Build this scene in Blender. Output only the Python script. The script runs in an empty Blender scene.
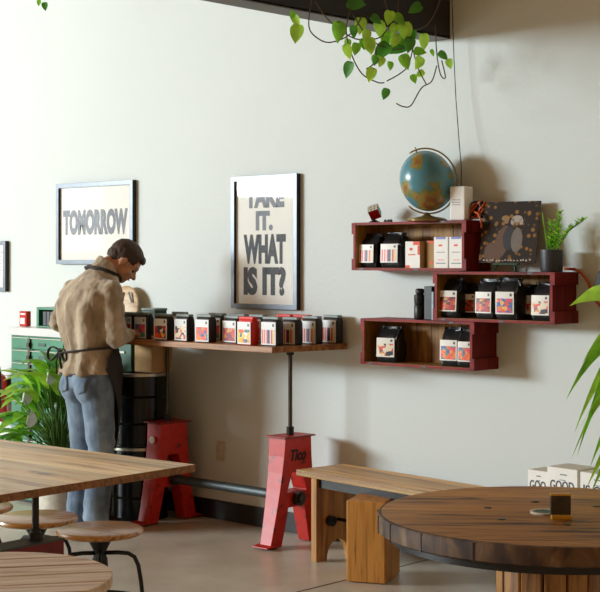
import bpy, bmesh, math, random
from mathutils import Vector, Matrix, Euler, noise
R = math.radians
random.seed(7)
scene = bpy.context.scene
col = scene.collection
PI = math.pi

# ------------------------------------------------------------------ materials
def newmat(name):
    m = bpy.data.materials.new(name); m.use_nodes = True
    nt = m.node_tree
    return m, nt, nt.nodes['Principled BSDF']

def rgb(h):
    h = h.lstrip('#'); v = [int(h[i:i+2], 16)/255 for i in (0, 2, 4)]
    return tuple((c/12.92 if c <= .04045 else ((c+.055)/1.055)**2.4) for c in v) + (1,)

def plain(name, c, rough=.6, metal=0, var=.12, scale=30, bump=.0, coat=0):
    m, nt, b = newmat(name)
    c = rgb(c)
    tc = nt.nodes.new('ShaderNodeTexCoord'); n = nt.nodes.new('ShaderNodeTexNoise')
    n.inputs['Scale'].default_value = scale; n.inputs['Detail'].default_value = 5
    nt.links.new(tc.outputs['Object'], n.inputs['Vector'])
    r = nt.nodes.new('ShaderNodeValToRGB')
    r.color_ramp.elements[0].position = .3; r.color_ramp.elements[1].position = .7
    r.color_ramp.elements[0].color = tuple(x*(1-var) for x in c[:3])+(1,)
    r.color_ramp.elements[1].color = tuple(min(1, x*(1+var)) for x in c[:3])+(1,)
    nt.links.new(n.outputs['Fac'], r.inputs['Fac']); nt.links.new(r.outputs['Color'], b.inputs['Base Color'])
    b.inputs['Roughness'].default_value = rough; b.inputs['Metallic'].default_value = metal
    b.inputs['Coat Weight'].default_value = coat
    if bump:
        bp = nt.nodes.new('ShaderNodeBump'); bp.inputs['Strength'].default_value = bump; bp.inputs['Distance'].default_value = .01
        nt.links.new(n.outputs['Fac'], bp.inputs['Height']); nt.links.new(bp.outputs['Normal'], b.inputs['Normal'])
    return m

def wood(name, cols, axis='X', stretch=14, scale=2.2, rough=.5, rot=0, planks=0, bump=.15, coat=0, knots=True):
    m, nt, b = newmat(name)
    N = nt.nodes.new; L = nt.links.new
    tc = N('ShaderNodeTexCoord'); mp = N('ShaderNodeMapping'); mp.inputs['Rotation'].default_value = (0, 0, rot)
    L(tc.outputs['Object'], mp.inputs['Vector'])
    m2 = N('ShaderNodeMapping'); s = [stretch]*3; s['XYZ'.index(axis)] = 1; m2.inputs['Scale'].default_value = s
    L(mp.outputs['Vector'], m2.inputs['Vector'])
    n = N('ShaderNodeTexNoise'); n.inputs['Scale'].default_value = scale; n.inputs['Detail'].default_value = 8
    n.inputs['Distortion'].default_value = .8; L(m2.outputs['Vector'], n.inputs['Vector'])
    r = N('ShaderNodeValToRGB'); e = r.color_ramp.elements
    k = len(cols)
    e[0].position = .3; e[0].color = rgb(cols[0]); e[1].position = .72; e[1].color = rgb(cols[-1])
    for i in range(1, k-1):
        q = e.new(.3+.42*i/(k-1)); q.color = rgb(cols[i])
    L(n.outputs['Fac'], r.inputs['Fac'])
    out = r.outputs['Color']
    if planks:
        sp = N('ShaderNodeSeparateXYZ'); L(mp.outputs['Vector'], sp.inputs[0])
        cross = {'X': 'Y', 'Y': 'X', 'Z': 'X'}[axis]
        mu = N('ShaderNodeMath'); mu.operation = 'MULTIPLY'; mu.inputs[1].default_value = planks; L(sp.outputs[cross], mu.inputs[0])
        fl = N('ShaderNodeMath'); fl.operation = 'FLOOR'; L(mu.outputs[0], fl.inputs[0])
        wn = N('ShaderNodeTexWhiteNoise'); wn.noise_dimensions = '1D'; L(fl.outputs[0], wn.inputs['W'])
        mr = N('ShaderNodeMapRange'); mr.inputs['To Min'].default_value = .72; mr.inputs['To Max'].default_value = 1.12
        L(wn.outputs['Value'], mr.inputs['Value'])
        fr = N('ShaderNodeMath'); fr.operation = 'FRACT'; L(mu.outputs[0], fr.inputs[0])
        gt = N('ShaderNodeMath'); gt.operation = 'GREATER_THAN'; gt.inputs[1].default_value = .013; L(fr.outputs[0], gt.inputs[0])
        mr2 = N('ShaderNodeMapRange'); mr2.inputs['To Min'].default_value = .35; L(gt.outputs[0], mr2.inputs['Value'])
        mm = N('ShaderNodeMath'); mm.operation = 'MULTIPLY'; L(mr.outputs[0], mm.inputs[0]); L(mr2.outputs[0], mm.inputs[1])
        vm = N('ShaderNodeVectorMath'); vm.operation = 'SCALE'; L(out, vm.inputs[0]); L(mm.outputs[0], vm.inputs['Scale'])
        out = vm.outputs[0]
    if knots:
        m3 = N('ShaderNodeMapping'); s = [1.0]*3; s['XYZ'.index(axis)] = .35; m3.inputs['Scale'].default_value = s
        L(mp.outputs['Vector'], m3.inputs['Vector'])
        v = N('ShaderNodeTexNoise'); v.inputs['Scale'].default_value = 11; v.inputs['Detail'].default_value = 3; L(m3.outputs['Vector'], v.inputs['Vector'])
        kr = N('ShaderNodeValToRGB'); kr.color_ramp.elements[0].position = .66; kr.color_ramp.elements[0].color = (1, 1, 1, 1)
        kr.color_ramp.elements[1].position = .75; kr.color_ramp.elements[1].color = (.32, .24, .2, 1)
        L(v.outputs['Fac'], kr.inputs['Fac'])
        mx = N('ShaderNodeVectorMath'); mx.operation = 'MULTIPLY'; L(out, mx.inputs[0]); L(kr.outputs['Color'], mx.inputs[1]); out = mx.outputs[0]
    L(out, b.inputs['Base Color'])
    b.inputs['Roughness'].default_value = rough; b.inputs['Coat Weight'].default_value = coat
    bp = N('ShaderNodeBump'); bp.inputs['Strength'].default_value = bump; bp.inputs['Distance'].default_value = .004
    L(n.outputs['Fac'], bp.inputs['Height']); L(bp.outputs['Normal'], b.inputs['Normal'])
    return m

def worn_red(name, base='#b3231d', dark='#4a1410'):
    m, nt, b = newmat(name); N = nt.nodes.new; L = nt.links.new
    tc = N('ShaderNodeTexCoord'); n = N('ShaderNodeTexNoise'); n.inputs['Scale'].default_value = 22; n.inputs['Detail'].default_value = 10
    L(tc.outputs['Object'], n.inputs['Vector'])
    r = N('ShaderNodeValToRGB'); e = r.color_ramp.elements
    e[0].position = .3; e[0].color = rgb(dark); e[1].position = .40; e[1].color = rgb(base)
    q = e.new(.8); q.color = tuple(min(1, x*1.25) for x in rgb(base)[:3])+(1,)
    L(n.outputs['Fac'], r.inputs['Fac']); L(r.outputs['Color'], b.inputs['Base Color'])
    b.inputs['Roughness'].default_value = .42
    return m

def label_mat(name, kind, seed=0, paper='#e6e2d8', split=.70, margin=.06):
    """paper label with printed art below a plain heading strip; Generated x,z across the label"""
    m, nt, b = newmat(name); N = nt.nodes.new; L = nt.links.new
    tc = N('ShaderNodeTexCoord'); sp = N('ShaderNodeSeparateXYZ'); L(tc.outputs['Generated'], sp.inputs[0])
    X, Z = sp.outputs['X'], sp.outputs['Z']
    art = N('ShaderNodeValToRGB'); art.color_ramp.interpolation = 'CONSTANT'
    PAL = {'stripes': ['#e0432c', '#e8533a', '#e9cfc0', '#d4454a', '#efe3d8', '#b8486a', '#2c3550', '#2a3048', '#e2d9cf', '#c9384a', '#e7b23a', '#e9dccb', '#b5352f'],
           'blobs': ['#d8352a', '#e8602e', '#f0c23e', '#d8352a', '#30405e', '#e84b33', '#f3e2cf', '#c8303c'],
           'petals': ['#3a8a72', '#e0457a', '#4b5fb0', '#e8742e', '#7c4aa0', '#e34f3a', '#2f6fa5', '#f0b13c'],
           'orange': ['#ee7a2c', '#e8512c', '#ee7a2c', '#2f8a7a', '#ea5b2a', '#e23f56', '#3f5a9a', '#f28a35'],
           'geo': ['#e8d9bd', '#d8402a', '#e8d9bd', '#1f2a33', '#e98b35', '#e8d9bd', '#c93428', '#e8d9bd'],
           'yellow': ['#f2c230', '#f4cf4a', '#e65a2a', '#f2c230', '#e8eef0', '#3b6f8a', '#f2b52c', '#e8873a'],
           'reds': ['#b72a22', '#7c1f22', '#d6452c', '#e07a30', '#5a2a2a', '#c9342a', '#caa23a', '#8a2430']}[kind]
    e = art.color_ramp.elements
    for i, c in enumerate(PAL):
        p = i/len(PAL)
        if i == 0: e[0].position = 0; e[0].color = rgb(c)
        elif i == 1: e[1].position = p; e[1].color = rgb(c)
        else:
            q = e.new(p); q.color = rgb(c)
    if kind == 'stripes': L(X, art.inputs['Fac'])
    else:
        mp = N('ShaderNodeMapping'); mp.inputs['Location'].default_value = (seed*3.1, 0, seed*1.7)
        mp.inputs['Scale'].default_value = (1, 0, 1.25); L(tc.outputs['Generated'], mp.inputs['Vector'])
        v = N('ShaderNodeTexVoronoi'); v.inputs['Scale'].default_value = 5.2 if kind != 'geo' else 5
        if kind == 'geo': v.distance = 'CHEBYCHEV'
        L(mp.outputs['Vector'], v.inputs['Vector'])
        s2 = N('ShaderNodeSeparateColor'); L(v.outputs['Color'], s2.inputs[0]); L(s2.outputs[0], art.inputs['Fac'])
    def cmp(sock, op, val):
        q = N('ShaderNodeMath'); q.operation = op; q.inputs[1].default_value = val; L(sock, q.inputs[0]); return q.outputs[0]
    def mul(a, c):
        q = N('ShaderNodeMath'); q.operation = 'MULTIPLY'; L(a, q.inputs[0]); L(c, q.inputs[1]); return q.outputs[0]
    msk = mul(mul(cmp(X, 'GREATER_THAN', margin), cmp(X, 'LESS_THAN', 1-margin)), mul(cmp(Z, 'GREATER_THAN', margin), cmp(Z, 'LESS_THAN', split)))
    mx = N('ShaderNodeMix'); mx.data_type = 'RGBA'; mx.inputs['A'].default_value = rgb(paper)
    L(art.outputs['Color'], mx.inputs['B']); L(msk, mx.inputs['Factor'])
    m3 = mul(mul(cmp(X, 'GREATER_THAN', .78), cmp(X, 'LESS_THAN', .9)), mul(cmp(Z, 'GREATER_THAN', .8), cmp(Z, 'LESS_THAN', .92)))
    my = N('ShaderNodeMix'); my.data_type = 'RGBA'; L(mx.outputs['Result'], my.inputs['A']); my.inputs['B'].default_value = rgb('#55534e'); L(m3, my.inputs['Factor'])
    L(my.outputs['Result'], b.inputs['Base Color']); b.inputs['Roughness'].default_value = .45
    return m

M = {}
def wall_mat():
    m, nt, b = newmat('painted_wall'); N = nt.nodes.new; L = nt.links.new
    tc = N('ShaderNodeTexCoord')
    n = N('ShaderNodeTexNoise'); n.inputs['Scale'].default_value = .9; n.inputs['Detail'].default_value = 6; L(tc.outputs['Object'], n.inputs['Vector'])
    r = N('ShaderNodeValToRGB'); r.color_ramp.elements[0].color = rgb('#cfd6d2'); r.color_ramp.elements[1].color = rgb('#d9dfdb')
    L(n.outputs['Fac'], r.inputs['Fac']); L(r.outputs['Color'], b.inputs['Base Color'])
    n2 = N('ShaderNodeTexNoise'); n2.inputs['Scale'].default_value = 45; n2.inputs['Detail'].default_value = 4; L(tc.outputs['Object'], n2.inputs['Vector'])
    bp = N('ShaderNodeBump'); bp.inputs['Strength'].default_value = .25; bp.inputs['Distance'].default_value = .006
    L(n2.outputs['Fac'], bp.inputs['Height']); L(bp.outputs['Normal'], b.inputs['Normal'])
    b.inputs['Roughness'].default_value = .75
    return m
def floor_mat():
    m, nt, b = newmat('polished_concrete'); N = nt.nodes.new; L = nt.links.new
    tc = N('ShaderNodeTexCoord')
    n = N('ShaderNodeTexNoise'); n.inputs['Scale'].default_value = 2.3; n.inputs['Detail'].default_value = 10; n.inputs['Roughness'].default_value = .65
    L(tc.outputs['Object'], n.inputs['Vector'])
    r = N('ShaderNodeValToRGB'); r.color_ramp.elements[0].position = .3; r.color_ramp.elements[1].position = .72
    r.color_ramp.elements[0].color = rgb('#b3aa9a'); r.color_ramp.elements[1].color = rgb('#d6cfc0')
    L(n.outputs['Fac'], r.inputs['Fac']); L(r.outputs['Color'], b.inputs['Base Color'])
    mr = N('ShaderNodeMapRange'); mr.inputs['To Min'].default_value = .22; mr.inputs['To Max'].default_value = .42
    L(n.outputs['Fac'], mr.inputs['Value']); L(mr.outputs[0], b.inputs['Roughness'])
    return m
M['wall'] = wall_mat(); M['floor'] = floor_mat()
M['baseboard'] = plain('black_rubber', '#23211f', .5)
M['tabletop'] = wood('pale_table_wood', ['#a87c42', '#e0b87c', '#f4d8a2', '#fae6bc'], 'X', 16, 1.6, .42, planks=9, coat=.05, knots=True)
M['table_edge'] = wood('table_edge_wood', ['#5d3b1e', '#8a5c32', '#a8743f'], 'X', 20, 3, .5)
M['counter'] = wood('counter_wood', ['#5f3a1c', '#94602f', '#b5803f'], 'X', 16, 2.4, .4, knots=True)
M['bench'] = wood('bench_wood', ['#8f5f2a', '#cc9445', '#e2b263', '#ecc27a'], 'X', 15, 2, .42, planks=8)
M['bench_end'] = wood('bench_end_wood', ['#7c5024', '#ad7a3b', '#c08c48'], 'Z', 15, 2, .5)
M['block'] = wood('block_wood', ['#7a4a1b', '#b5792f', '#c98c3c', '#a8702c'], 'Z', 15, 2.6, .5)
M['spool'] = wood('spool_wood', ['#30200c', '#84561f', '#b88033', '#936224', '#cf9a48'], 'X', 13, 2.2, .5, planks=7.2, coat=.0, bump=.3)
M['spool'].node_tree.nodes['Principled BSDF'].inputs['Specular IOR Level'].default_value = .25
M['spool_edge'] = wood('spool_edge_wood', ['#1a0f08', '#3d2716', '#634729', '#84694a'], 'Z', 2.2, 5, .7, bump=.6)
M['drumwood'] = wood('stave_wood', ['#6b421d', '#a8743a', '#bd8a4a'], 'Z', 14, 3, .5)
M['stool'] = wood('stool_wood', ['#6e4318', '#b57a36', '#cf9752', '#94602a'], 'X', 12, 3.2, .33, coat=.3)
M['slat'] = wood('slat_wood', ['#a08468', '#cbb399', '#dccab4'], 'X', 14, 3, .6)
M['crate_in'] = wood('crate_inner_wood', ['#6a4216', '#9a6c2b', '#b98a3f'], 'Z', 10, 3, .6, planks=0)
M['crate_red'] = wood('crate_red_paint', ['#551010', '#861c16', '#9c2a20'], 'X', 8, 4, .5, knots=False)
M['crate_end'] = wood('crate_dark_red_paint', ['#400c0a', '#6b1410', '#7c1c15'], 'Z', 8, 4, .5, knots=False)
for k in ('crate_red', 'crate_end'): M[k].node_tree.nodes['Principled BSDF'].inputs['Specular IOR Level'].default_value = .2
M['red'] = worn_red('worn_red_paint', '#b8200f')
M['darkred'] = worn_red('dark_red_paint', '#6e1a1c', '#3a1210')
M['steel'] = plain('dark_steel_pipe', '#4a443c', .35, .8, .3, 25)
M['black'] = plain('black_iron', '#1b1a19', .4, .3)
M['greysteel'] = plain('grey_pipe', '#4c5354', .5, .6)
M['frame'] = plain('frame_grey', '#6f7780', .35, .2)
M['frameside'] = plain('frame_black_edge', '#15161a', .5)
M['paper'] = plain('poster_paper', '#ecebe2', .8, 0, .04, 4)
M['ink'] = plain('poster_ink', '#555a60', .8, 0, .25, 60)
M['inkpale'] = plain('poster_ink_pale', '#868c94', .8, 0, .15, 60)
M['bag'] = plain('black_foil_bag', '#1c1d1f', .35, 0, .3, 18, .35)
M['bagedge'] = plain('grey_green_lit_top', '#7d8883', .45, 0, .2, 20, .2)  # lightened grey-green: light falling on the bag tops is put into the colour
M['bagred'] = plain('red_bag', '#d8281c', .5, 0, .1, 20, .2)
M['white'] = plain('white_card', '#efece5', .6, 0, .03, 10)
M['cream'] = plain('cream_plastic', '#cfc6b2', .45, 0, .03)
M['tan'] = plain('tan_cardboard', '#b08a5a', .8, 0, .08, 12)
M['orangeink'] = plain('orange_ink', '#e2542a', .6)
M['blueink'] = plain('violet_ink', '#7d86c8', .6)
M['green'] = plain('green_cabinet_paint', '#2f7a5a', .38, .1, .12, 8, 0, .3)
M['greendark'] = plain('dark_green_paint', '#1d4a36', .45, .1)
M['marble'] = plain('pale_marble', '#dfe0df', .25, 0, .08, 6)
M['brass'] = plain('brass', '#a8905a', .35, .7)
M['gold'] = plain('gold_yellow', '#c8962a', .35, .3)
M['leaf'] = plain('leaf_green', '#84c436', .4, 0, .35, 14)
M['leaflight'] = plain('leaf_lime', '#b2e04a', .4, 0, .3, 14)
M['leafdark'] = plain('leaf_dark', '#4c8c2e', .4, 0, .3, 14)
for k in ('leaf', 'leaflight', 'leafdark'):
    nt = M[k].node_tree; b = nt.nodes['Principled BSDF']; tr = nt.nodes.new('ShaderNodeBsdfTranslucent'); ms = nt.nodes.new('ShaderNodeMixShader')
    src = b.inputs['Base Color'].links[0].from_socket; nt.links.new(src, tr.inputs['Color']); ms.inputs[0].default_value = .35
    nt.links.new(b.outputs[0], ms.inputs[1]); nt.links.new(tr.outputs[0], ms.inputs[2]); nt.links.new(ms.outputs[0], nt.nodes['Material Output'].inputs['Surface'])
M['stem'] = plain('vine_stem', '#5a4a35', .6)
M['greenstem'] = plain('green_stem', '#4e7a2c', .5)
M['spathe'] = plain('white_flower', '#e8ecdc', .5)
M['pot'] = plain('beige_pot', '#c9c2b4', .5)
M['soil'] = plain('soil', '#2c2018', .9)
M['charcoal'] = plain('charcoal_pot', '#2b2d2f', .45)
M['skin'] = plain('skin', '#c08a68', .5, 0, .08, 20)
M['hair'] = plain('brown_hair', '#3a2718', .7, 0, .3, 60, .3)
M['apron'] = plain('charcoal_apron', '#2f2b28', .8, 0, .12, 60, .1)
M['shoe'] = plain('dark_shoe', '#26221f', .5)
M['beam'] = plain('beam_dark', '#241d19', .6, .2)
M['beamlow'] = plain('beam_grey_flange', '#6a655f', .5, .2)
M['orange'] = plain('orange_rubber', '#c4541c', .45)
M['extred'] = plain('extinguisher_red', '#c4201c', .25, 0, .05)
M['drum'] = plain('black_drum', '#16181a', .22, .4, .2, 10)
M['rim'] = plain('galvanised_rim', '#b9b4a6', .3, .8)
M['blue'] = plain('pale_blue_card', '#9fb9c9', .6)
M['outlet'] = plain('almond_plastic', '#c5bba8', .5)
def cloth(name, c, c2, sc, stretch, bump):
    m, nt, b = newmat(name); N = nt.nodes.new; L = nt.links.new
    tc = N('ShaderNodeTexCoord'); mp = N('ShaderNodeMapping'); mp.inputs['Scale'].default_value = stretch; L(tc.outputs['Object'], mp.inputs['Vector'])
    n = N('ShaderNodeTexNoise'); n.inputs['Scale'].default_value = sc; n.inputs['Detail'].default_value = 4; L(mp.outputs[0], n.inputs['Vector'])
    r = N('ShaderNodeValToRGB'); r.color_ramp.elements[0].position = .32; r.color_ramp.elements[1].position = .7
    r.color_ramp.elements[0].color = rgb(c); r.color_ramp.elements[1].color = rgb(c2)
    L(n.outputs['Fac'], r.inputs['Fac']); L(r.outputs['Color'], b.inputs['Base Color']); b.inputs['Roughness'].default_value = .85
    b.inputs['Sheen Weight'].default_value = .3
    bp = N('ShaderNodeBump'); bp.inputs['Strength'].default_value = bump; bp.inputs['Distance'].default_value = .02
    L(n.outputs['Fac'], bp.inputs['Height']); L(bp.outputs['Normal'], b.inputs['Normal'])
    return m
M['sweater'] = cloth('tan_fleece', '#86735b', '#c4b195', 9, (1.6, 1.6, .5), .6)
M['denim'] = cloth('blue_denim', '#3c5068', '#90a6ba', 7, (1.2, 1.2, .8), .6)
def glass_mat():
    m, nt, b = newmat('picture_glass'); N = nt.nodes.new; L = nt.links.new
    t = N('ShaderNodeBsdfTransparent'); g = N('ShaderNodeBsdfGlossy'); g.inputs['Roughness'].default_value = .03
    ms = N('ShaderNodeMixShader'); ms.inputs[0].default_value = .035; L(t.outputs[0], ms.inputs[1]); L(g.outputs[0], ms.inputs[2]); L(ms.outputs[0], nt.nodes['Material Output'].inputs['Surface'])
    nt.nodes.remove(b); return m
M['glass'] = glass_mat()
def globe_mat():
    m, nt, b = newmat('globe_map'); N = nt.nodes.new; L = nt.links.new
    tc = N('ShaderNodeTexCoord'); n = N('ShaderNodeTexNoise'); n.inputs['Scale'].default_value = 8; n.inputs['Detail'].default_value = 9
    mp = N('ShaderNodeMapping'); mp.inputs['Location'].default_value = (.35, .1, .22); L(tc.outputs['Object'], mp.inputs['Vector']); L(mp.outputs[0], n.inputs['Vector'])
    r = N('ShaderNodeValToRGB'); e = r.color_ramp.elements
    e[0].position = 0; e[0].color = rgb('#2c6070'); e[1].position = .535; e[1].color = rgb('#558a96')
    for p, c in ((.55, '#6e7a4a'), (.6, '#98803f'), (.66, '#8d5a3c'), (.73, '#a58c4c')):
        q = e.new(p); q.color = rgb(c)
    L(n.outputs['Fac'], r.inputs['Fac']); L(r.outputs['Color'], b.inputs['Base Color']); b.inputs['Roughness'].default_value = .25
    return m
M['globe'] = globe_mat()

# ------------------------------------------------------------------ geometry helpers
class MB:
    def __init__(s): s.bm = bmesh.new(); s.mats = []; s.cur = 0
    def use(s, m):
        if m not in s.mats: s.mats.append(m)
        s.cur = s.mats.index(m); return s
    def face(s, vs):
        try:
            f = s.bm.faces.new(vs); f.material_index = s.cur; return f
        except ValueError: return None
    def box(s, c, d, rz=0, rx=0, ry=0, taper=1):
        m = Matrix.Translation(c) @ Euler((rx, ry, rz)).to_matrix().to_4x4()
        v = []
        for z in (-.5, .5):
            k = taper if z > 0 else 1
            for x, y in ((-.5, -.5), (.5, -.5), (.5, .5), (-.5, .5)):
                v.append(s.bm.verts.new(m @ Vector((x*d[0]*k, y*d[1]*k, z*d[2]))))
        for f in ((3, 2, 1, 0), (4, 5, 6, 7), (0, 1, 5, 4), (1, 2, 6, 5), (2, 3, 7, 6), (3, 0, 4, 7)): s.face([v[i] for i in f])
        return s
    def ring(s, c, a, b, n, rx, ry=None, p=2):
        ry = rx if ry is None else ry; out = []
        for i in range(n):
            t = 2*PI*i/n; ct, st = math.cos(t), math.sin(t)
            x = math.copysign(abs(ct)**(2/p), ct)*rx; y = math.copysign(abs(st)**(2/p), st)*ry
            out.append(s.bm.verts.new(Vector(c)+a*x+b*y))
        return out
    def bridge(s, r0, r1):
        n = len(r0)
        for i in range(n): s.face([r0[i], r0[(i+1) % n], r1[(i+1) % n], r1[i]])
    def tube(s, pts, rad, n=10, caps=True, flat=1):
        pts = [Vector(p) for p in pts]
        rads = rad if isinstance(rad, (list, tuple)) else [rad]*len(pts)
        prev = None; up = Vector((0, 0, 1)); rings = []
        for i, p in enumerate(pts):
            t = (pts[min(i+1, len(pts)-1)]-pts[max(i-1, 0)]).normalized()
            if prev is None:
                a = t.cross(up)
                if a.length < .05: a = t.cross(Vector((1, 0, 0)))
                a.normalize()
            else: a = (prev - t*prev.dot(t)).normalized()
            prev = a; b = t.cross(a)
            rings.append(s.ring(p, a, b, n, rads[i], rads[i]*flat))
        for i in range(len(rings)-1): s.bridge(rings[i], rings[i+1])
        if caps: s.face(rings[0][::-1]); s.face(rings[-1])
        return s
    def lathe(s, c, prof, n=32, caps=True, tilt=None):
        m = Matrix.Translation(c) @ (tilt.to_4x4() if tilt else Matrix())
        rings = []
        for r, z in prof:
            rings.append([s.bm.verts.new(m @ Vector((r*math.cos(2*PI*i/n), r*math.sin(2*PI*i/n), z))) for i in range(n)])
        for i in range(len(rings)-1): s.bridge(rings[i], rings[i+1])
        if caps: s.face(rings[0][::-1]); s.face(rings[-1])
        return s
    def ball(s, c, r, rot=None, u=20, v=12):
        r = (r, r, r) if not isinstance(r, (tuple, list)) else r
        m = Matrix.Translation(c) @ (rot.to_4x4() if rot else Matrix()) @ Matrix.Diagonal((*r, 1))
        top = s.bm.verts.new(m @ Vector((0, 0, 1))); bot = s.bm.verts.new(m @ Vector((0, 0, -1))); rs = []
        for j in range(1, v):
            a = PI*j/v; rs.append([s.bm.verts.new(m @ Vector((math.sin(a)*math.cos(2*PI*i/u), math.sin(a)*math.sin(2*PI*i/u), math.cos(a)))) for i in range(u)])
        for j in range(len(rs)-1): s.bridge(rs[j], rs[j+1])
        for i in range(u): s.face([top, rs[0][i], rs[0][(i+1) % u]]); s.face([bot, rs[-1][(i+1) % u], rs[-1][i]])
        return s
    def prism(s, poly, a, b, c0, d):
        """extrude a 2-D polygon (in axes a,b at c0) along vector d"""
        a, b, c0, d = Vector(a), Vector(b), Vector(c0), Vector(d)
        lo = [s.bm.verts.new(c0+a*x+b*y) for x, y in poly]; hi = [s.bm.verts.new(c0+a*x+b*y+d) for x, y in poly]
        s.face(lo[::-1]); s.face(hi); s.bridge(lo, hi); return s
    def build(s, name, mat=None, parent=None, smooth=False, bevel=0, seg=2, loc=None):
        bmesh.ops.recalc_face_normals(s.bm, faces=s.bm.faces)
        me = bpy.data.meshes.new(name); s.bm.to_mesh(me); s.bm.free()
        if s.mats:
            for m in s.mats: me.materials.append(m)
        elif mat: me.materials.append(mat)
        o = bpy.data.objects.new(name, me); col.objects.link(o)
        if parent: o.parent = parent
        if loc: o.location = loc
        if smooth:
            for p in me.polygons: p.use_smooth = True
        if smooth == 'auto' or bevel:
            md = None
        if bevel:
            md = o.modifiers.new('bevel', 'BEVEL'); md.width = bevel; md.segments = seg; md.limit_method = 'ANGLE'; md.angle_limit = R(40)
        if smooth == 'auto':
            me.set_sharp_from_angle(angle=R(40))
        return o

def tag(o, label=None, cat=None, group=None, kind=None):
    if label: o['label'] = label
    if cat: o['category'] = cat
    if group: o['group'] = group
    if kind: o['kind'] = kind
    return o
def thing(name, label, cat, loc=(0, 0, 0), rz=0, group=None):
    o = bpy.data.objects.new(name, None); o.empty_display_size = .05; col.objects.link(o)
    o.location = loc; o.rotation_euler = (0, 0, rz); return tag(o, label, cat, group)
def copy_tree(o, parent=None):
    c = o.copy(); col.objects.link(c); c.parent = parent
    for ch in list(o.children): copy_tree(ch, c)
    return c
def text_mesh(name, s, cx, cz, w, h, mat, parent, y=0, depth=.0008, bold=.02, rz=0, shear=0, x_axis=(1, 0, 0), normal=None):
    """lettering fitted to a w x h rectangle standing in the x-z plane, centre cx,cz; facing -Y in parent's space"""
    cu = bpy.data.curves.new(name, 'FONT'); cu.body = s; cu.size = 1; cu.offset = bold; cu.extrude = .001; cu.resolution_u = 3
    tmp = bpy.data.objects.new(name, cu); col.objects.link(tmp)
    dg = bpy.context.evaluated_depsgraph_get(); me = bpy.data.meshes.new_from_object(tmp.evaluated_get(dg))
    bpy.data.objects.remove(tmp)
    xs = [v.co.x for v in me.vertices]; ys = [v.co.y for v in me.vertices]
    x0, x1, y0, y1 = min(xs), max(xs), min(ys), max(ys)
    for v in me.vertices:
        u = (v.co.x-x0)/(x1-x0)-.5; t = (v.co.y-y0)/(y1-y0)-.5; k = v.co.z/.001*depth
        v.co = Vector((cx+u*w+shear*t*h, y-k, cz+t*h))
    me.materials.clear(); me.materials.append(mat)
    o = bpy.data.objects.new(name, me); col.objects.link(o); o.parent = parent
    return o
def remesh(o, vox, smooth=6, disp=None):
    md = o.modifiers.new('r', 'REMESH'); md.mode = 'VOXEL'; md.voxel_size = vox
    sm = o.modifiers.new('s', 'SMOOTH'); sm.factor = .5; sm.iterations = smooth
    dg = bpy.context.evaluated_depsgraph_get(); me = bpy.data.meshes.new_from_object(o.evaluated_get(dg))
    mats = list(o.data.materials); o.modifiers.clear(); o.data = me
    me.materials.clear()
    for m in mats: me.materials.append(m)
    if disp:
        ns = [v.normal.copy() for v in me.vertices]
        for v, n in zip(me.vertices, ns): v.co += n*disp(v.co)
    for p in me.polygons: p.use_smooth = True
    return o

# ------------------------------------------------------------------ the setting
MB().box((-2.5, -6, -.05), (18, 13, .1)).use(M['floor']).build('floor', M['floor'])['kind'] = 'structure'
bpy.data.objects['floor'].data.materials.clear(); bpy.data.objects['floor'].data.materials.append(M['floor'])
c = MB().box((-2.5, -6, 4.45), (18, 13, .1)).build('ceiling', M['bench_end']); c['kind'] = 'structure'
w = MB().box((-2.5, .06, 2.2), (18, .12, 4.6)).build('wall_back', M['wall']); w['kind'] = 'structure'
b = MB().box((-.5, -.007, .055), (13.9, .014, .11)).build('baseboard_back', M['baseboard'], bevel=.002); b['kind'] = 'structure'
for n_, (x, y, dx, dy) in enumerate(((1.02, -4, .006, 8.7), (-2.2, -4, .006, 8.7), (-.5, -1.9, 13, .006)), 1):
    j = MB().box((x, y, .0008), (dx, dy, .0012)).build('trim_%d' % n_, M['baseboard']); j['kind'] = 'structure'

# ceiling beam, perpendicular to the back wall
t = thing('ceiling_beam', 'dark steel beam with grey lower flange running out from the wall overhead', 'beam', (1.045, -.001, 2.62))
MB().box((.055, -2.6, .22), (.02, 5.2, .43)).build('web', M['beam'], t)
MB().box((0, -2.6, .006), (.13, 5.2, .012)).build('lower_flange', M['beamlow'], t)
MB().box((0, -2.6, .43), (.13, 5.2, .012)).build('upper_flange', M['beam'], t)

# ------------------------------------------------------------------ framed posters
def poster(x0, x1, z0, z1, label, lines, name='framed_poster', ink='ink'):
    w_, h_ = x1-x0, z1-z0
    t = thing(name, label, 'poster', ((x0+x1)/2, 0, z0))
    fb = .026; f = MB(); f.use(M['frame'])
    f.box((0, -.017, fb/2), (w_, .03, fb)); f.box((0, -.017, h_-fb/2), (w_, .03, fb))
    f.box((-w_/2+fb/2, -.017, h_/2), (fb, .03, h_-2*fb)); f.box((w_/2-fb/2, -.017, h_/2), (fb, .03, h_-2*fb))
    f.use(M['frameside']); f.box((w_/2+.0006, -.0165, h_/2), (.001, .0275, h_)); f.box((0, -.017, h_+.0006), (w_, .027, .001))
    for sx in (-1, 1): f.box((sx*(w_/2-fb-.0006), -.022, h_/2), (.001, .02, h_-2*fb))
    f.build('frame', None, t)
    p = MB().box((0, -.008, h_/2), (w_-2*fb, .012, h_-2*fb)).build('print', M['paper'], t)
    for s, a, b_, c, d, m in lines:
        text_mesh('lettering', s, (a+b_)/2-(x0+x1)/2, (c+d)/2-z0, abs(b_-a), abs(d-c), M[m], p, y=-.0148, depth=.0004, bold=.06)
    g = MB(); vs = [g.bm.verts.new((sx*(w_/2-fb), -.019, h_/2+sz*(h_/2-fb))) for sx, sz in ((-1, -1), (1, -1), (1, 1), (-1, 1))]; g.face(vs)
    g.build('pane', M['glass'], t)
    return t
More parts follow.
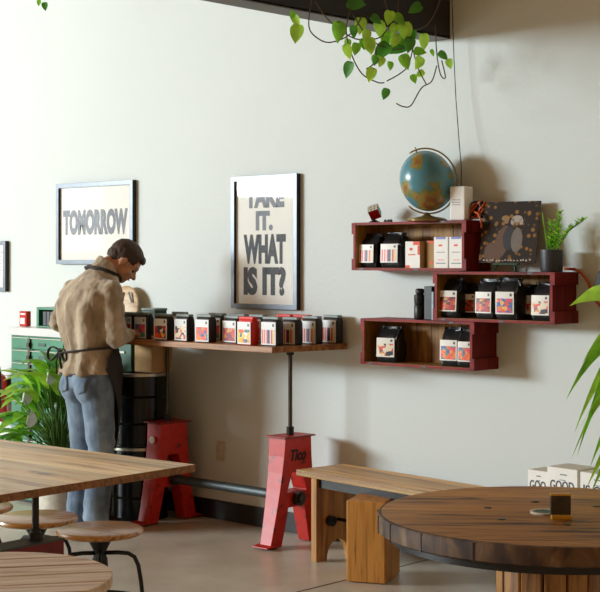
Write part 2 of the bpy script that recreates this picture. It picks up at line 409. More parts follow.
poster(-.443, .078, 1.236, 1.988, 'tall grey framed letterpress poster reading TAKE IT. WHAT IS IT?, hung above the coffee counter',
       [('TAKE', -.339, -.032, 1.806, 1.93, 'inkpale'), ('IT.', -.257, -.122, 1.677, 1.789, 'inkpale'), ('WHAT', -.355, -.021, 1.489, 1.657, 'ink'), ('IS IT?', -.355, -.021, 1.311, 1.474, 'ink')])
poster(-2.093, -1.318, 1.487, 2.008, 'wide grey framed poster reading TOMORROW behind the standing man',
       [('TOMORROW', -2.037, -1.384, 1.673, 1.838, 'inkpale')])
t = poster(-3.05, -2.66, 1.299, 1.643, 'small dark framed certificate at the left edge of the wall', [], 'framed_certificate')
pr = [c for c in t.children if c.name.startswith('print')][0]
q = MB(); q.box((0, -.0148, .27), (.3, .001, .004))
for k in range(6): q.box((0, -.0148, .24-.024*k), (.26, .001, .002))
q.build('printed_lines', M['ink'], pr)

# wall outlet and cable
t = thing('wall_outlet', 'almond double power outlet low on the wall between the red trestles', 'outlet', (-.554, 0, .4))
MB().box((0, -.004, 0), (.072, .006, .115)).build('cover_plate', M['outlet'], t, bevel=.002)
for s in (-1, 1):
    MB().lathe((0, -.008, s*.022), [(.016, -.002), (.016, .002)], 16, tilt=Euler((R(90), 0, 0)).to_matrix()).build('socket', M['cream'], t)
pts = [(1.15, -.06, 3.1), (1.167, -.06, 2.80), (1.18, -.06, 2.50), (1.196, -.065, 2.3), (1.22, -.075, 2.12), (1.255, -.1, 1.96), (1.268, -.12, 1.872)]
tag(MB().tube(pts, .0022, 6).build('power_cable', M['black'], smooth=True), 'thin black cable hanging from the ceiling down to the white box', 'cable')

# ------------------------------------------------------------------ red crates on the wall
def crate(x0, x1, z0, z1, label):
    w_, h_, d_ = x1-x0, z1-z0, .2
    t = thing('wooden_crate', label, 'crate', ((x0+x1)/2, -.001, z0), 0, 'red crates mounted on the wall as shelves')
    th = .012
    m = MB(); m.use(M['crate_red']); m.box((0, -d_/2, th/2), (w_-.004, d_, th)); m.use(M['crate_in']); m.box((0, -d_/2, th+.0006), (w_-.03, d_-.006, .001))
    m.build('bottom_board', None, t)
    m = MB(); m.use(M['crate_red']); m.box((0, -d_/2, h_-th/2), (w_-.004, d_, th)); m.use(M['crate_in']); m.box((0, -d_/2, h_-th-.0006), (w_-.03, d_-.006, .001))
    m.build('top_board', None, t)
    m = MB(); n = 7
    for k in range(n):
        ww = (w_-.03)/n; m.box((-w_/2+.015+ww*(k+.5), -.006, h_/2), (ww-.003, .01, h_-2*th))
    m.build('back_planks', M['crate_in'], t)
    for s in (-1, 1):
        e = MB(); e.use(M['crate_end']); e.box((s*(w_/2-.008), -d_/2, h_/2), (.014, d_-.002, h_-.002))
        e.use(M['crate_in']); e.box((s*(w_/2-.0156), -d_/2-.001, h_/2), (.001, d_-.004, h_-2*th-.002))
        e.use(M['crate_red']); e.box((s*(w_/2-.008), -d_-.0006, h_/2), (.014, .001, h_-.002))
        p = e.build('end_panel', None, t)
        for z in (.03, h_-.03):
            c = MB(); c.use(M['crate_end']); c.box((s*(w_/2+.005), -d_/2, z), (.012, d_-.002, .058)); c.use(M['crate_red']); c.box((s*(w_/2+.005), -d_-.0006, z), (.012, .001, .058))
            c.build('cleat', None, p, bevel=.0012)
    for x in (-w_*.42, w_*.32, w_*.08): MB().box((x, -d_-.001, (.006 if x < w_*.3 else h_-.006)), (.028, .0015, .008)).build('metal_strap', M['charcoal'], t)
    return t
crate(.64, 1.348, 1.457, 1.702, 'topmost red wooden crate on the wall, globe standing on it')
crate(1.168, 1.848, 1.214, 1.4535, 'middle red crate on the right, album picture and potted succulent on top')
crate(.70, 1.396, .9775, 1.2125, 'lowest red wall crate holding three coffee bags and wide empty space')

# ------------------------------------------------------------------ coffee bags
def pouch(name, w_, d_, h_, style, bodymat, label, art, loc, rz=0, lean=0, group=None, lab=(.88, .12, .74), facemat=None, crinkle=.003, seed=0):
    """style 'loaf': gusseted with rolled top; 'pillow': pinched flat seal on top"""
    t = thing(name, label, 'coffee bag', loc, rz, group); t.rotation_euler = (lean, 0, rz)
    rnd = random.Random(seed); m = MB(); m.use(bodymat); rings = []
    n = 28
    if style == 'loaf':
        lv = [(0, .96, .9), (.02, 1, 1), (.3, 1, 1.04), (.6, 1, 1.02), (.82, 1, .98), (.92, 1, .85), (.97, 1, .6), (1, .99, .25)]
    else:
        lv = [(0, .92, .85), (.04, 1, 1), (.25, 1.02, 1.1), (.5, 1, 1.05), (.68, .97, .85), (.8, .98, .5), (.9, 1.0, .22), (.94, 1, .08), (1, 1, .05)]
    for t_, kw, kd in lv:
        ring = m.ring((0, 0, h_*t_), Vector((1, 0, 0)), Vector((0, 1, 0)), n, w_/2*kw, d_/2*kd, 7 if t_ < .85 else 5)
        if t_ > .05:
            for v in ring: v.co += Vector((rnd.uniform(-1, 1), rnd.uniform(-1, 1), rnd.uniform(-.5, .5)))*crinkle*(1.6 if style == 'pillow' else .5)
        rings.append(ring)
    for i in range(len(rings)-1): m.bridge(rings[i], rings[i+1])
    m.face(rings[0][::-1]); m.face(rings[-1])
    o = m.build('pouch', None, t, smooth='auto')
    k, z0, z1 = lab
    fy = -d_/2*(1.05 if style == 'loaf' else 1.13)-(.003 if style == 'loaf' else .009)
    ztop = h_*z1; zb = h_*z0
    l = MB(); hw = w_*k/2; sl = 0 if style == 'loaf' else d_*.03
    cols_ = []
    for i in range(7):
        x = -hw+2*hw*i/6; bow = (1-(x/hw)**2)*.002
        cols_.append([l.bm.verts.new((x, fy-bow+(sl if zz == ztop else 0), zz)) for zz in (zb, ztop)]+[l.bm.verts.new((x, fy-bow+(sl if zz == ztop else 0)+.0015, zz)) for zz in (ztop, zb)])
    for i in range(6): l.bridge(cols_[i], cols_[i+1])
    l.face(cols_[0][::-1]); l.face(cols_[-1])
    l.build('label', art, t)
    if style == 'loaf':   # rolled closing tab over the top
        MB().box((0, -.002, h_*1.0), (w_*1.0, d_*.62, .014)).build('tin_tie', facemat or bodymat, t, bevel=.003)
    return t

CT = 1.066
A = {k: label_mat('label_'+k, k, i) for i, k in enumerate(('stripes', 'blobs', 'petals', 'orange', 'geo', 'yellow', 'reds'))}
wl = {}
for i, k in enumerate(('stripes', 'blobs', 'petals', 'orange', 'geo', 'yellow', 'reds')):
    wl[k] = label_mat('white_front_'+k, k, i+4, '#e6e6e4', .66, .06)
G1 = 'coffee bags lined up along the wooden counter'
row = [  # x, y, rz, style-art, mat, label
 (-.825, -.465, 'blobs', 'bag', "white fronted coffee bag beside the man's right hand, first of the counter row"),
 (-.69, -.47, 'petals', 'bag', 'coffee bag with violet and blue artwork, second along the counter front'),
 (-.52, -.47, 'blobs', 'bag', 'coffee bag with red figures on white, third from the left end of the counter'),
 (-.35, -.47, 'geo', 'bag', 'coffee bag with small red and yellow patchwork print, left of the orange square one'),
 (-.175, -.475, 'orange', 'bag', 'coffee bag with orange square and green petals on white, mid counter'),
 (-.03, -.41, 'reds', 'bag', 'coffee bag with orange red artwork just left of the red bag'),
 (.160, -.485, 'yellow', 'bagred', 'bright red coffee bag with yellow label at the front edge of the counter'),
 (.305, -.452, 'stripes', 'bag', 'striped label coffee bag at the near corner, right beside the red bag'),
 (.325, -.325, 'stripes', 'bag', 'striped label coffee bag one behind the corner bag with red tops behind it'),
 (.342, -.19, 'stripes', 'bag', 'striped label coffee bag second from the right end of the counter'),
 (.368, -.055, 'stripes', 'bag', 'striped label coffee bag at the wall, last at the right end of the counter')]
for i, (x, y, a, bm_, lb) in enumerate(row):
    pouch('coffee_bag', .112, .056, .140+.003*math.sin(i*2.1), 'loaf', M[bm_ if bm_ == 'bagred' else 'bag'], lb, wl[a], (x, y, CT+.001), R(random.uniform(-4, 4)), 0, G1, (.93, .03, .86), M['bagred' if bm_ == 'bagred' else 'bagedge'], seed=i)
G2 = 'coffee bags in the back row on the counter'
back = [(-.60, -.28, 'bag', 'blobs', 'coffee bag with lit grey top in the back row behind the violet one'), (-.30, -.27, 'bag', 'petals', 'back row coffee bag peeking over the patchwork print one'),
        (-.13, -.27, 'bag', 'petals', 'back row coffee bag standing behind the orange square one'), (.02, -.27, 'bag', 'reds', 'back row coffee bag just behind and left of the bright red bag'),
        (.09, -.13, 'bagred', 'yellow', 'red topped coffee bag in the back row near the corner bags, left of the pair'), (.205, -.12, 'bagred', 'yellow', 'red topped coffee bag in the back row near the corner bags, right of the pair')]
for i, (x, y, bm_, a, lb) in enumerate(back):
    pouch('coffee_bag', .112, .056, .142, 'loaf', M[bm_], lb, wl[a], (x, y, CT+.001), R(random.uniform(-4, 4)), 0, G2, (.93, .03, .86), M['bagred' if bm_ == 'bagred' else 'bagedge'], seed=20+i)

G3 = 'black coffee bags standing in the wall crates'
z1, z2, z3 = 1.4705, 1.2275, .9915
cb = [(.712, z1, .118, .165, 'stripes', 'black coffee bag with striped label at the left end of the top crate'),
      (.858, z1, .128, .168, 'stripes', 'black coffee bag with striped label, second in the top crate beside the orange box'),
      (1.222, z2, .118, .18, 'reds', 'black coffee bag with red orange label at the left end of the middle crate'),
      (1.445, z2, .112, .180, 'reds', 'black coffee bag with dark red label in the middle of the middle crate'),
      (1.578, z2, .120, .187, 'petals', 'black coffee bag with blue and violet label standing forward in the middle crate'),
      (1.765, z2, .115, .165, 'geo', 'black coffee bag with cream and red label at the right end of the middle crate'),
      (.828, z3, .125, .172, 'geo', 'single black coffee bag with cream geometric label in the lowest crate'),
      (1.232, z3, .118, .178, 'orange', 'black coffee bag with orange label in the right half of the lowest crate'),
      (1.327, z3, .09, .172, 'orange', 'coffee bag half hidden by the right end of the lowest crate')]
for i, (x, z, w_, h_, a, lb) in enumerate(cb):
    pouch('coffee_bag', w_, .092, h_*1.06, 'pillow', M['bag'], lb, A[a], (x, -.12 if i != 4 else -.138, z), R([-3, 2, 6, -2, 3, 0, 8, 3, 4][i]), R([0, 0, -3, 0, 2, 0, 0, 0, 0][i]), G3, (.84, .15, .68), crinkle=.004, seed=40+i)
for i, (x, y, z, lb) in enumerate([(1.29, -.055, z2, 'coffee bag hidden at the back of the middle crate, left gap'), (1.66, -.055, z2, 'coffee bag hidden at the back of the middle crate, right gap')]):
    pouch('coffee_bag', .1, .06, .165, 'pillow', M['bag'], lb, A['reds' if i < 1 else 'geo'], (x, y, z), R(3), 0, G3, (.8, .16, .7), seed=60+i)

def carton(x, y, z, w_, d_, h_, front, side, label, bands, rz=0):
    t = thing('coffee_carton', label, 'box', (x, y, z), rz, 'cartons in the top crate')
    m = MB(); m.use(front); m.box((0, 0, h_/2), (w_, d_, h_)); m.use(side); m.box((w_/2+.0006, 0, h_/2), (.001, d_-.001, h_-.001))
    m.build('carton_body', None, t)
    q = MB()
    for (a, b_, c, d, mt) in bands:
        q.use(mt); q.box((w_*(a+b_)/2-w_/2, -d_/2-.0006, h_*(c+d)/2), (w_*(b_-a), .0008, h_*(d-c)))
    q.build('printed_front', None, t)
    return t
OI, BI, IK = M['orangeink'], M['blueink'], M['inkpale']
carton(1.005, -.14, z1, .092, .06, .132, M['white'], M['tan'], 'white carton with orange print beside the black bags in the top crate',
       [(.55, 1, .86, 1, OI), (.3, .5, .66, .76, OI), (.2, .7, .48, .52, OI), (0, .3, 0, .1, OI), (.85, 1, .5, .85, OI)])
carton(1.098, -.11, z1, .055, .06, .135, M['tan'], M['tan'], 'plain tan carton in the top crate between two white ones', [(.2, .8, .9, 1, OI), (.4, .7, .15, .25, OI)])
carton(1.178, -.14, z1, .084, .05, .152, M['white'], M['white'], 'white carton with violet top print, left one of the pair in the top crate',
       [(.15, .85, .93, 1, BI), (.35, .6, .7, .76, OI), (.2, .8, .5, .52, IK), (.3, .75, .25, .27, OI), (.15, .85, .14, .17, IK)])
carton(1.272, -.14, z1, .084, .05, .152, M['white'], M['white'], 'white carton with violet top print, right one against the top crate end',
       [(.15, .85, .93, 1, BI), (.35, .6, .7, .76, OI), (.2, .8, .5, .52, IK), (.3, .75, .25, .27, OI), (.15, .85, .14, .17, IK)])

# things on the lowest crate beside the middle crate
t = thing('grinder_flask', 'black flask with rounded cap standing on the lowest crate', 'flask', (1.025, -.135, 1.2145))
MB().lathe((0, 0, 0), [(.028, 0), (.03, .004), (.03, .07), (.027, .074), (.03, .08), (.03, .12), (.022, .124)], 28).build('flask_body', M['black'], t, smooth='auto')
MB().lathe((0, 0, .124), [(.016, 0), (.023, .006), (.024, .018), (.018, .028), (.004, .03)], 24).build('cap', M['charcoal'], t, smooth=True)
t = tag(MB().box((0, 0, .083), (.05, .10, .166)).build('black_box', M['black'], bevel=.003, loc=(1.102, -.12, 1.2137)), 'upright black box behind the flask on the lowest crate', 'box')
t = tag(MB().box((0, 0, .07), (.012, .09, .14)).build('pale_booklet', M['blue'], bevel=.001, loc=(1.142, -.14, 1.2137)), 'pale blue booklet squeezed against the middle crate end', 'booklet')

# globe
ZT = 1.7028
t = thing('desk_globe', 'blue world globe on a brass stand on the topmost crate', 'globe', (1.094, -.168, ZT))
MB().lathe((0, 0, 0), [(.001, 0), (.1, 0), (.102, .006), (.088, .014), (.04, .022), (.018, .03), (.012, .038), (.001, .038)], 40, caps=False).build('base', M['brass'], t, smooth='auto')
gc = Vector((0, 0, .198)); ax = Vector((-.25, -.22, .95)).normalized()
rot = ax.to_track_quat('Z', 'Y').to_matrix()
g = MB(); g.ball((0, 0, 0), (.133, .133, .152), u=48, v=32); o = g.build('sphere', M['globe'], t, smooth=True); o.location = gc; o.rotation_euler = rot.to_euler()
o.data.transform(Matrix()); 
m = MB(); side = ax.cross(Vector((.685, -.7285, 0))).normalized(); side = -side
pts = [gc + (ax*math.cos(a)+(Vector((.7285, .685, 0))+ax*0 - ax*ax.dot(Vector((.7285, .685, 0)))).normalized()*math.sin(a)*.92)*(.163) for a in [R(k) for k in range(-14, 240, 6)]]
m.tube(pts, .007, 8, flat=.6); m.build('meridian', M['brass'], t, smooth=True)
MB().tube([gc+ax*.146, gc+ax*.178], [.005, .003], 10).build('pivot_pin', M['brass'], t, smooth=True)
m = MB(); m.tube([(0, 0, .035), gc-Vector((0, 0, .155))], .008, 10); m.build('stem', M['brass'], t)

# white box with the cable, puzzle cube, small trinket, cord bundle
t = thing('white_speaker', 'upright white box with a black cable on top of the topmost crate', 'box', (1.27, -.12, ZT+.0005), R(9))
MB().box((0, 0, .0825), (.082, .088, .165)).build('casing', M['white'], t, bevel=.005)
m = MB()
for k in range(3): m.box((-.005, -.0447, .075+.012*k), (.045, .001, .003))
m.build('printed_mark', M['inkpale'], t)
t = thing('puzzle_cube', 'small tilted puzzle cube with red and white faces standing on the topmost crate', 'toy', (.715, -.12, ZT))
MB().lathe((0, 0, 0), [(.03, 0), (.03, .004), (.012, .012), (.008, .016), (0.001, .016)], 16, caps=False).build('stand', M['black'], t)
c = .054; m = MB(); m.use(M['black']); m.box((0, 0, 0), (c, c, c))
fr = [((0, -1, 0), 'extred'), ((0, 1, 0), 'orangeink'), ((1, 0, 0), 'green'), ((-1, 0, 0), 'blueink'), ((0, 0, 1), 'cream'), ((0, 0, -1), 'gold')]
for nrm, mt in fr:
    nrm = Vector(nrm); u = Vector((nrm.y, nrm.z, nrm.x)); v = nrm.cross(u); m.use(M[mt])
    for i in (-1, 0, 1):
        for j in (-1, 0, 1):
            p = nrm*(c/2+.0004)+u*i*c/3+v*j*c/3; h = c/6*.82
            m.face([m.bm.verts.new(p+u*a*h+v*b_*h) for a, b_ in ((-1, -1), (1, -1), (1, 1), (-1, 1))])
o = m.build('cube_body', None, t); o.location = (0, 0, .055); o.rotation_euler = (R(38), R(-18), R(28))
t = thing('metal_trinket', 'tiny dark metal trinket lying beside the puzzle cube on the crate', 'trinket', (.805, -.12, ZT))
MB().box((0, 0, .007), (.05, .012, .006), R(8)).build('bar', M['charcoal'], t, bevel=.002)
for x in (-.018, .004, .02): MB().lathe((x, 0, 0), [(.006, 0), (.008, .006), (.004, .015)], 10).build('knob', M['steel'], t)
t = thing('cord_bundle', 'bundle of orange and black cords behind the white box', 'cord', (1.35, -.09, ZT))
rr = random.Random(3)
for i, mt in enumerate(('black', 'orange', 'black', 'orange')):
    pts = []
    for k in range(40):
        a = k*.5+i; pts.append((.035*math.cos(a)*(1-.2*math.sin(k*.3))+rr.uniform(-.004, .004), .02*math.sin(a*1.3), .05+.038*math.sin(a+i)+rr.uniform(-.004, .004)))
    MB().tube(pts, .0045, 6).build('cord', M[mt], t, smooth=True)
MB().tube([(.0, -.03, .04), (.03, -.04, .03), (.05, -.05, -.0), (.06, -.055, -.04)], .005, 8).build('cord', M['orange'], t, smooth=True)

# album picture on its easel
ang = R(12)
t = thing('table_easel', 'small dark green easel on the middle crate', 'easel', (1.545, -.12, 1.4545), R(8))
MB().box((0, -.02, .036), (.13, .03, .006)).build('ledge', M['greendark'], t)
for s in (-1, 1): MB().tube([(s*.045, -.02, .035), (s*.055, -.035, 0)], .0045, 6).build('leg', M['greendark'], t)
MB().tube([(0, -.0, .036), (0, .068, .2)], .004, 6).build('leg', M['greendark'], t); MB().tube([(0, .05, .16), (0, .085, 0)], .004, 6).build('leg', M['greendark'], t)
t = thing('album_picture', 'square dark picture of two people dancing in gold specks, leaning on the easel', 'picture', (1.548, -.135, 1.4955), R(8)); t.rotation_euler = (R(-12), 0, R(8))
S = .30
m, nt, bb = newmat('album_print'); N = nt.nodes.new; L = nt.links.new
tc = N('ShaderNodeTexCoord'); v = N('ShaderNodeTexVoronoi'); v.inputs['Scale'].default_value = 34; v.inputs['Randomness'].default_value = .75; L(tc.outputs['Object'], v.inputs['Vector'])
r = N('ShaderNodeValToRGB'); e = r.color_ramp.elements; e[0].position = .25; e[0].color = rgb('#94682c'); e[1].position = .42; e[1].color = rgb('#2c2018'); L(v.outputs['Distance'], r.inputs['Fac'])
L(r.outputs['Color'], bb.inputs['Base Color']); bb.inputs['Roughness'].default_value = .6; bb.inputs['Specular IOR Level'].default_value = .25
MB().box((0, 0, S/2), (S, .004, S)).build('sleeve', m, t)
def disc(mb, x, z, rx, rz_, y, rot=0):
    mb.face([mb.bm.verts.new((x+rx*math.cos(a)*math.cos(rot)-rz_*math.sin(a)*math.sin(rot), y, z+rx*math.cos(a)*math.sin(rot)+rz_*math.sin(a)*math.cos(rot))) for a in [2*PI*k/20 for k in range(20)]])
f = MB(); y = -.0024
f.use(plain('dress_gold', '#5a3a1b', .5)); disc(f, -.035, .10, .038, .085, y, -.25)
f.use(plain('suit_black', '#1b1a1c', .5)); disc(f, .0, .12, .032, .06, y-.0002)
f.use(plain('lace_grey', '#6f6358', .6)); disc(f, .042, .11, .03, .06, y-.0004)
f.use(plain('face_tan', '#8a5c40', .5)); disc(f, -.02, .208, .013, .018, y-.0006); disc(f, .035, .198, .012, .017, y-.0006)
f.use(plain('hair_blond', '#8c6a34', .5)); disc(f, -.026, .218, .022, .014, y-.0008)
f.use(plain('curl_white', '#a99c8e', .6)); disc(f, .035, .214, .028, .017, y-.0008); disc(f, .012, .2, .01, .016, y-.0008); disc(f, .058, .2, .01, .016, y-.0008)
f.use(plain('warm_glow', '#5a371d', .5)); disc(f, -.09, .05, .035, .05, y-.0001)
f.build('printed_figures', None, t)
m = MB(); rr = random.Random(1)
for k in range(16): m.box((-.12+.016*k+rr.uniform(-.003, .003), -.0026, .012+rr.uniform(-.002, .002)), (.008, .0006, rr.uniform(.004, .009)))
m.build('caption_marks', plain('caption_white', '#b5a99a', .6), t)

# succulent
def potted(name, label, loc, r, h, pm):
    t = thing(name, label, 'plant', loc)
    MB().lathe((0, 0, 0), [(.001, 0), (r*.92, 0), (r*.95, .004), (r, h-.003), (r, h), (r*.93, h), (r*.92, h-.012), (.001, h-.012)], 36, caps=False).build('pot', pm, t, smooth='auto')
    MB().lathe((0, 0, h-.014), [(r*.9, 0), (r*.85, .004), (.001, .006)], 24, caps=False).build('soil', M['soil'], t)
    return t
t = potted('potted_succulent', 'small succulent with upright stems in a black pot on the middle crate', (1.792, -.125, 1.4545), .054, .102, M['charcoal'])
stems = [[(-.02, 0, .09), (-.025, 0, .15), (-.05, 0, .28)], [(0, 0, .09), (-.005, 0, .14), (0, 0, .22)], [(.01, 0, .09), (.03, 0, .16), (.045, 0, .26)], [(.02, 0, .09), (.06, 0, .15), (.09, 0, .19), (.165, .01, .235)], [(0, .01, .09), (.01, .02, .15), (.025, .02, .2)]]
for i, s in enumerate(stems):
    P = [Vector(p) for p in s]; MB().tube(P, [.005]*(len(P)-1)+[.002], 6).build('stem', M['greenstem'], t)
m = MB(); rr = random.Random(5)
def blade(mb, root, tip, wid, sag=0, fold=.25, n=8, nrm=None, twist=0):
    root, tip = Vector(root), Vector(tip); d = tip-root; side = d.cross(Vector(nrm) if nrm else Vector((0, 0, 1)))
    if side.length < 1e-4: side = d.cross(Vector((1, .3, 0)))
    side.normalize(); up = side.cross(d).normalized(); rows = []
    for i in range(n+1):
        t_ = i/n; w_ = wid*math.sin(PI*min(.999, (t_*.93+.05))**.8)*.5
        p = root+d*t_+up*sag*math.sin(PI*t_)
        s2 = side*math.cos(twist*t_)+up*math.sin(twist*t_)
        rows.append([mb.bm.verts.new(p-s2*w_+up*fold*w_), mb.bm.verts.new(p), mb.bm.verts.new(p+s2*w_+up*fold*w_)])
    for i in range(n):
        for j in (0, 1): mb.face([rows[i][j], rows[i][j+1], rows[i+1][j+1], rows[i+1][j]])
for s in stems[1:]:
    P = [Vector(p) for p in s]
    for k in range(34):
        u = .25+.75*k/26*(len(P)-1); i = min(int(u), len(P)-2); p = P[i].lerp(P[i+1], u-i)
        a = k*2.4; d = Vector((math.cos(a), math.sin(a), .7))
        m.use(M['leaf'] if k % 3 else M['leaflight']); blade(m, p, p+d*.026, .017, n=4)
m.use(M['leaflight']); blade(m, (-.02, 0, .09), (-.055, 0, .285), .012, n=6); blade(m, (-.015, 0, .09), (-.03, 0, .2), .012)
m.build('foliage', None, t, smooth=True)

# orange hose + dark fixture at the right edge
hose = [(1.80, -.03, 1.468), (1.858, -.03, 1.467), (1.895, -.03, 1.448), (1.928, -.03, 1.408), (1.948, -.03, 1.36), (1.965, -.03, 1.325), (1.991, -.03, 1.298), (2.05, -.03, 1.275), (2.15, -.03, 1.27)]
tag(MB().tube(hose, .0068, 10).build('orange_hose', M['orange'], smooth=True), 'orange hose curving down the wall from the middle crate', 'hose')
t = thing('wall_fixture', 'black rounded fixture on the wall just cut by the right edge of view', 'fixture', (2.085, -.055, 1.40))
MB().lathe((0, 0, 0), [(.001, -.03), (.08, -.03), (.092, -.02), (.092, .02), (.085, .03), (.001, .03)], 36, caps=False, tilt=Euler((R(90), 0, 0)).to_matrix()).build('housing', M['black'], t, smooth='auto')
MB().box((0, .04, 0), (.03, .028, .03)).build('bracket', M['steel'], t)

# ------------------------------------------------------------------ A-frame trestles and the counter
def aframe_mesh(mb, H=.567):
    zs = [0, .05, .12, .20, .215, .28, .30, .385, .47, H]
    outer = lambda z: .098+.088*((1-z/H)**1.5)+.005*(1-z/H)
    def inner(z):
        if z <= .21: return max(.02, outer(z)-.085+.0*z)
        return max(.012, .075-.33*(z-.28)) if z < .39 else .03
    thick = lambda z: .062-.022*(1-z/H)
    V = {}
    for i, z in enumerate(zs):
        for j, y in enumerate((-outer(z), -inner(z), inner(z), outer(z))):
            for s in (-1, 1): V[i, j, s] = mb.bm.verts.new((s*thick(z), y, z))
    solid = lambda i, j: 0 <= i < len(zs)-1 and 0 <= j < 3 and (j != 1 or (.2 <= zs[i] < .28) or zs[i] >= .385)
    for i in range(len(zs)-1):
        for j in range(3):
            if not solid(i, j): continue
            for s in (-1, 1): mb.face([V[i, j, s], V[i, j+1, s], V[i+1, j+1, s], V[i+1, j, s]])
            if not solid(i-1, j): mb.face([V[i, j, -1], V[i, j+1, -1], V[i, j+1, 1], V[i, j, 1]])
            if not solid(i+1, j): mb.face([V[i+1, j, -1], V[i+1, j+1, -1], V[i+1, j+1, 1], V[i+1, j, 1]])
            if not solid(i, j-1): mb.face([V[i, j, -1], V[i+1, j, -1], V[i+1, j, 1], V[i, j, 1]])
            if not solid(i, j+1): mb.face([V[i, j+1, -1], V[i+1, j+1, -1], V[i+1, j+1, 1], V[i, j+1, 1]])
counter = thing('standing_counter', 'high wooden counter on two red cast A-frame trestles along the wall', 'counter', (-.29, -.28, 0))
MB().prism([(-.68, -.2575), (.675, -.2575), (.735, .2575), (-.68, .2575)], (1, 0, 0), (0, 1, 0), (0, 0, CT-.032), (0, 0, .032)).build('counter_top', M['counter'], counter, bevel=.003)
def trestle(x, text):
    m = MB(); aframe_mesh(m); m.box((0, 0, .571), (.15, .235, .008))
    for s in (-1, 1): m.box((0, s*.19, .012), (.115, .085, .006), rx=s*R(-6)); 
    m.box((0, -.10, .30), (.0, .0, .0)) if False else None
    p = m.build('a_frame', M['red'], counter, bevel=.003); p.location = (x, .03, .006)
    e = MB()
    for s in (-1, 1): MB().tube([(0, s*.19, -.006), (0, s*.19, .012)], .016, 12).build('foot_bolt', M['black'], p)
    for sx in (-1, 1): e.box((sx*.0755, 0, .5695), (.001, .238, .004))
    for sx in (-1, 1): e.box((0, sx*.1184, .5695), (.151, .001, .004))
    e.build('worn_rim', M['shoe'], p)
    for sx in (-1, 1):
        n = MB(); n.tube([(sx*.045, 0, .245), (sx*.078, 0, .245)], .040, 8); n.tube([(sx*.0775, 0, .245), (sx*.092, 0, .245)], .026, 6); n.build('hub_bolt', M['steel'], p)
    q = MB(); q.tube([(x, .03, .575), (x, .03, CT-.03)], .0115, 14); q.build('pole', M['steel'], counter, smooth='auto')
    MB().tube([(x, .03, .581), (x, .03, .625)], .02, 14).build('pipe_collar', M['black'], counter); q = MB(); q.tube([(x, .03, CT-.06), (x, .03, CT-.034)], .02, 14); q.tube([(x, .03, CT-.04), (x, .03, CT-.0325)], .04, 18)
    q.build('pipe_flange', M['black'], counter)
    if text:
        o = text_mesh('lettering', 'Tico', 0, .475, .125, .062, M['black'], p, bold=.03, shear=.25); o.location = (.0605, 0, 0); o.rotation_euler = (0, 0, R(90))
    else:
        o = MB().lathe((0, 0, 0), [(.022, 0), (.022, .003), (.001, .003)], 20, caps=True, tilt=Euler((R(90), 0, 0)).to_matrix()).build('round_sticker', M['white'], p); o.location = (0, -.1165, .475)
    return p
trestle(.528, True); trestle(-.455, False)
MB().tube([(-.44, .03, .251), (.49, .03, .251)], .026, 16).build('tie_pipe', M['greysteel'], counter, smooth='auto')

# wood disc and green tin at the counter's far end
t = thing('round_board', 'round pale wooden board leaning on the wall on the cabinet top, behind the man', 'board', (-1.0, -.07, CT+.001)); t.location = (-1.352, -.065, 1.0935)
MB().lathe((0, 0, .131), [(.001, -.008), (.124, -.008), (.13, -.004), (.13, .004), (.124, .008), (.001, .008)], 40, caps=False, tilt=Euler((R(84), 0, 0)).to_matrix()).build('disc', wood('board_wood', ['#a8855a', '#cdb085', '#dcc39c'], 'X', 12, 4, .5, knots=False), t, smooth='auto')
MB().box((.07, -.014, .19), (.012, .004, .07), ry=R(-25)).build('slot', M['shoe'], t)
t = thing('green_tin', 'flat dark green tin stacked behind the first coffee bags on the counter', 'tin', (-.86, -.25, CT+.001))
MB().box((0, 0, .075), (.12, .09, .15)).build('tin_body', M['greendark'], t, bevel=.004)
MB().box((0, 0, .157), (.125, .095, .014)).build('lid', M['bagedge'], t, bevel=.003)

# ------------------------------------------------------------------ drums, boxes under the counter
def drum(z, label):
    t = thing('steel_drum', label, 'drum', (-.975, -.27, z), 0, 'black steel drums stacked under the counter')
    t.scale = (1, 1, 1.035); r = .172
    MB().lathe((0, 0, 0), [(.001, .002), (r-.006, .002), (r, 0), (r, .01), (r-.004, .014), (r-.004, .12), (r+.003, .127), (r-.004, .134), (r-.004, .27), (r+.003, .277), (r-.004, .284), (r-.004, .395), (.001, .395)], 48, caps=False).build('drum_shell', M['drum'], t, smooth='auto')
    MB().lathe((0, 0, .39), [(r-.002, 0), (r+.006, .003), (r+.006, .018), (r-.004, .022), (r-.014, .02), (r-.016, .01), (.001, .01)], 48, caps=False).build('lid_ring', M['rim'], t, smooth='auto')
    MB().box((-.10, -.145, .402), (.05, .014, .022), R(35)).build('ring_clasp', M['rim'], t, bevel=.003)
    return t
drum(.001, 'lower black steel drum on the floor under the counter end'); drum(.430, 'upper black steel drum with clamped rim, stacked under the counter end')
t = thing('cardboard_box', 'tan cardboard box on top of the drums under the counter', 'box', (-.845, -.27, .8595))
MB().box((0, 0, .08), (.16, .16, .16)).build('carton_body', M['tan'], t, bevel=.01, seg=3); MB().box((0, 0, .1608), (.15, .03, .001)).build('tape', M['cream'], t)
t = thing('green_metal_box', 'dark green metal box on the drums beside the cardboard box', 'box', (-1.03, -.27, .8595))
MB().box((0, 0, .082), (.16, .16, .165)).build('box_body', M['greendark'], t, bevel=.004); MB().box((0, -.083, .11), (.05, .008, .012)).build('latch', M['rim'], t)

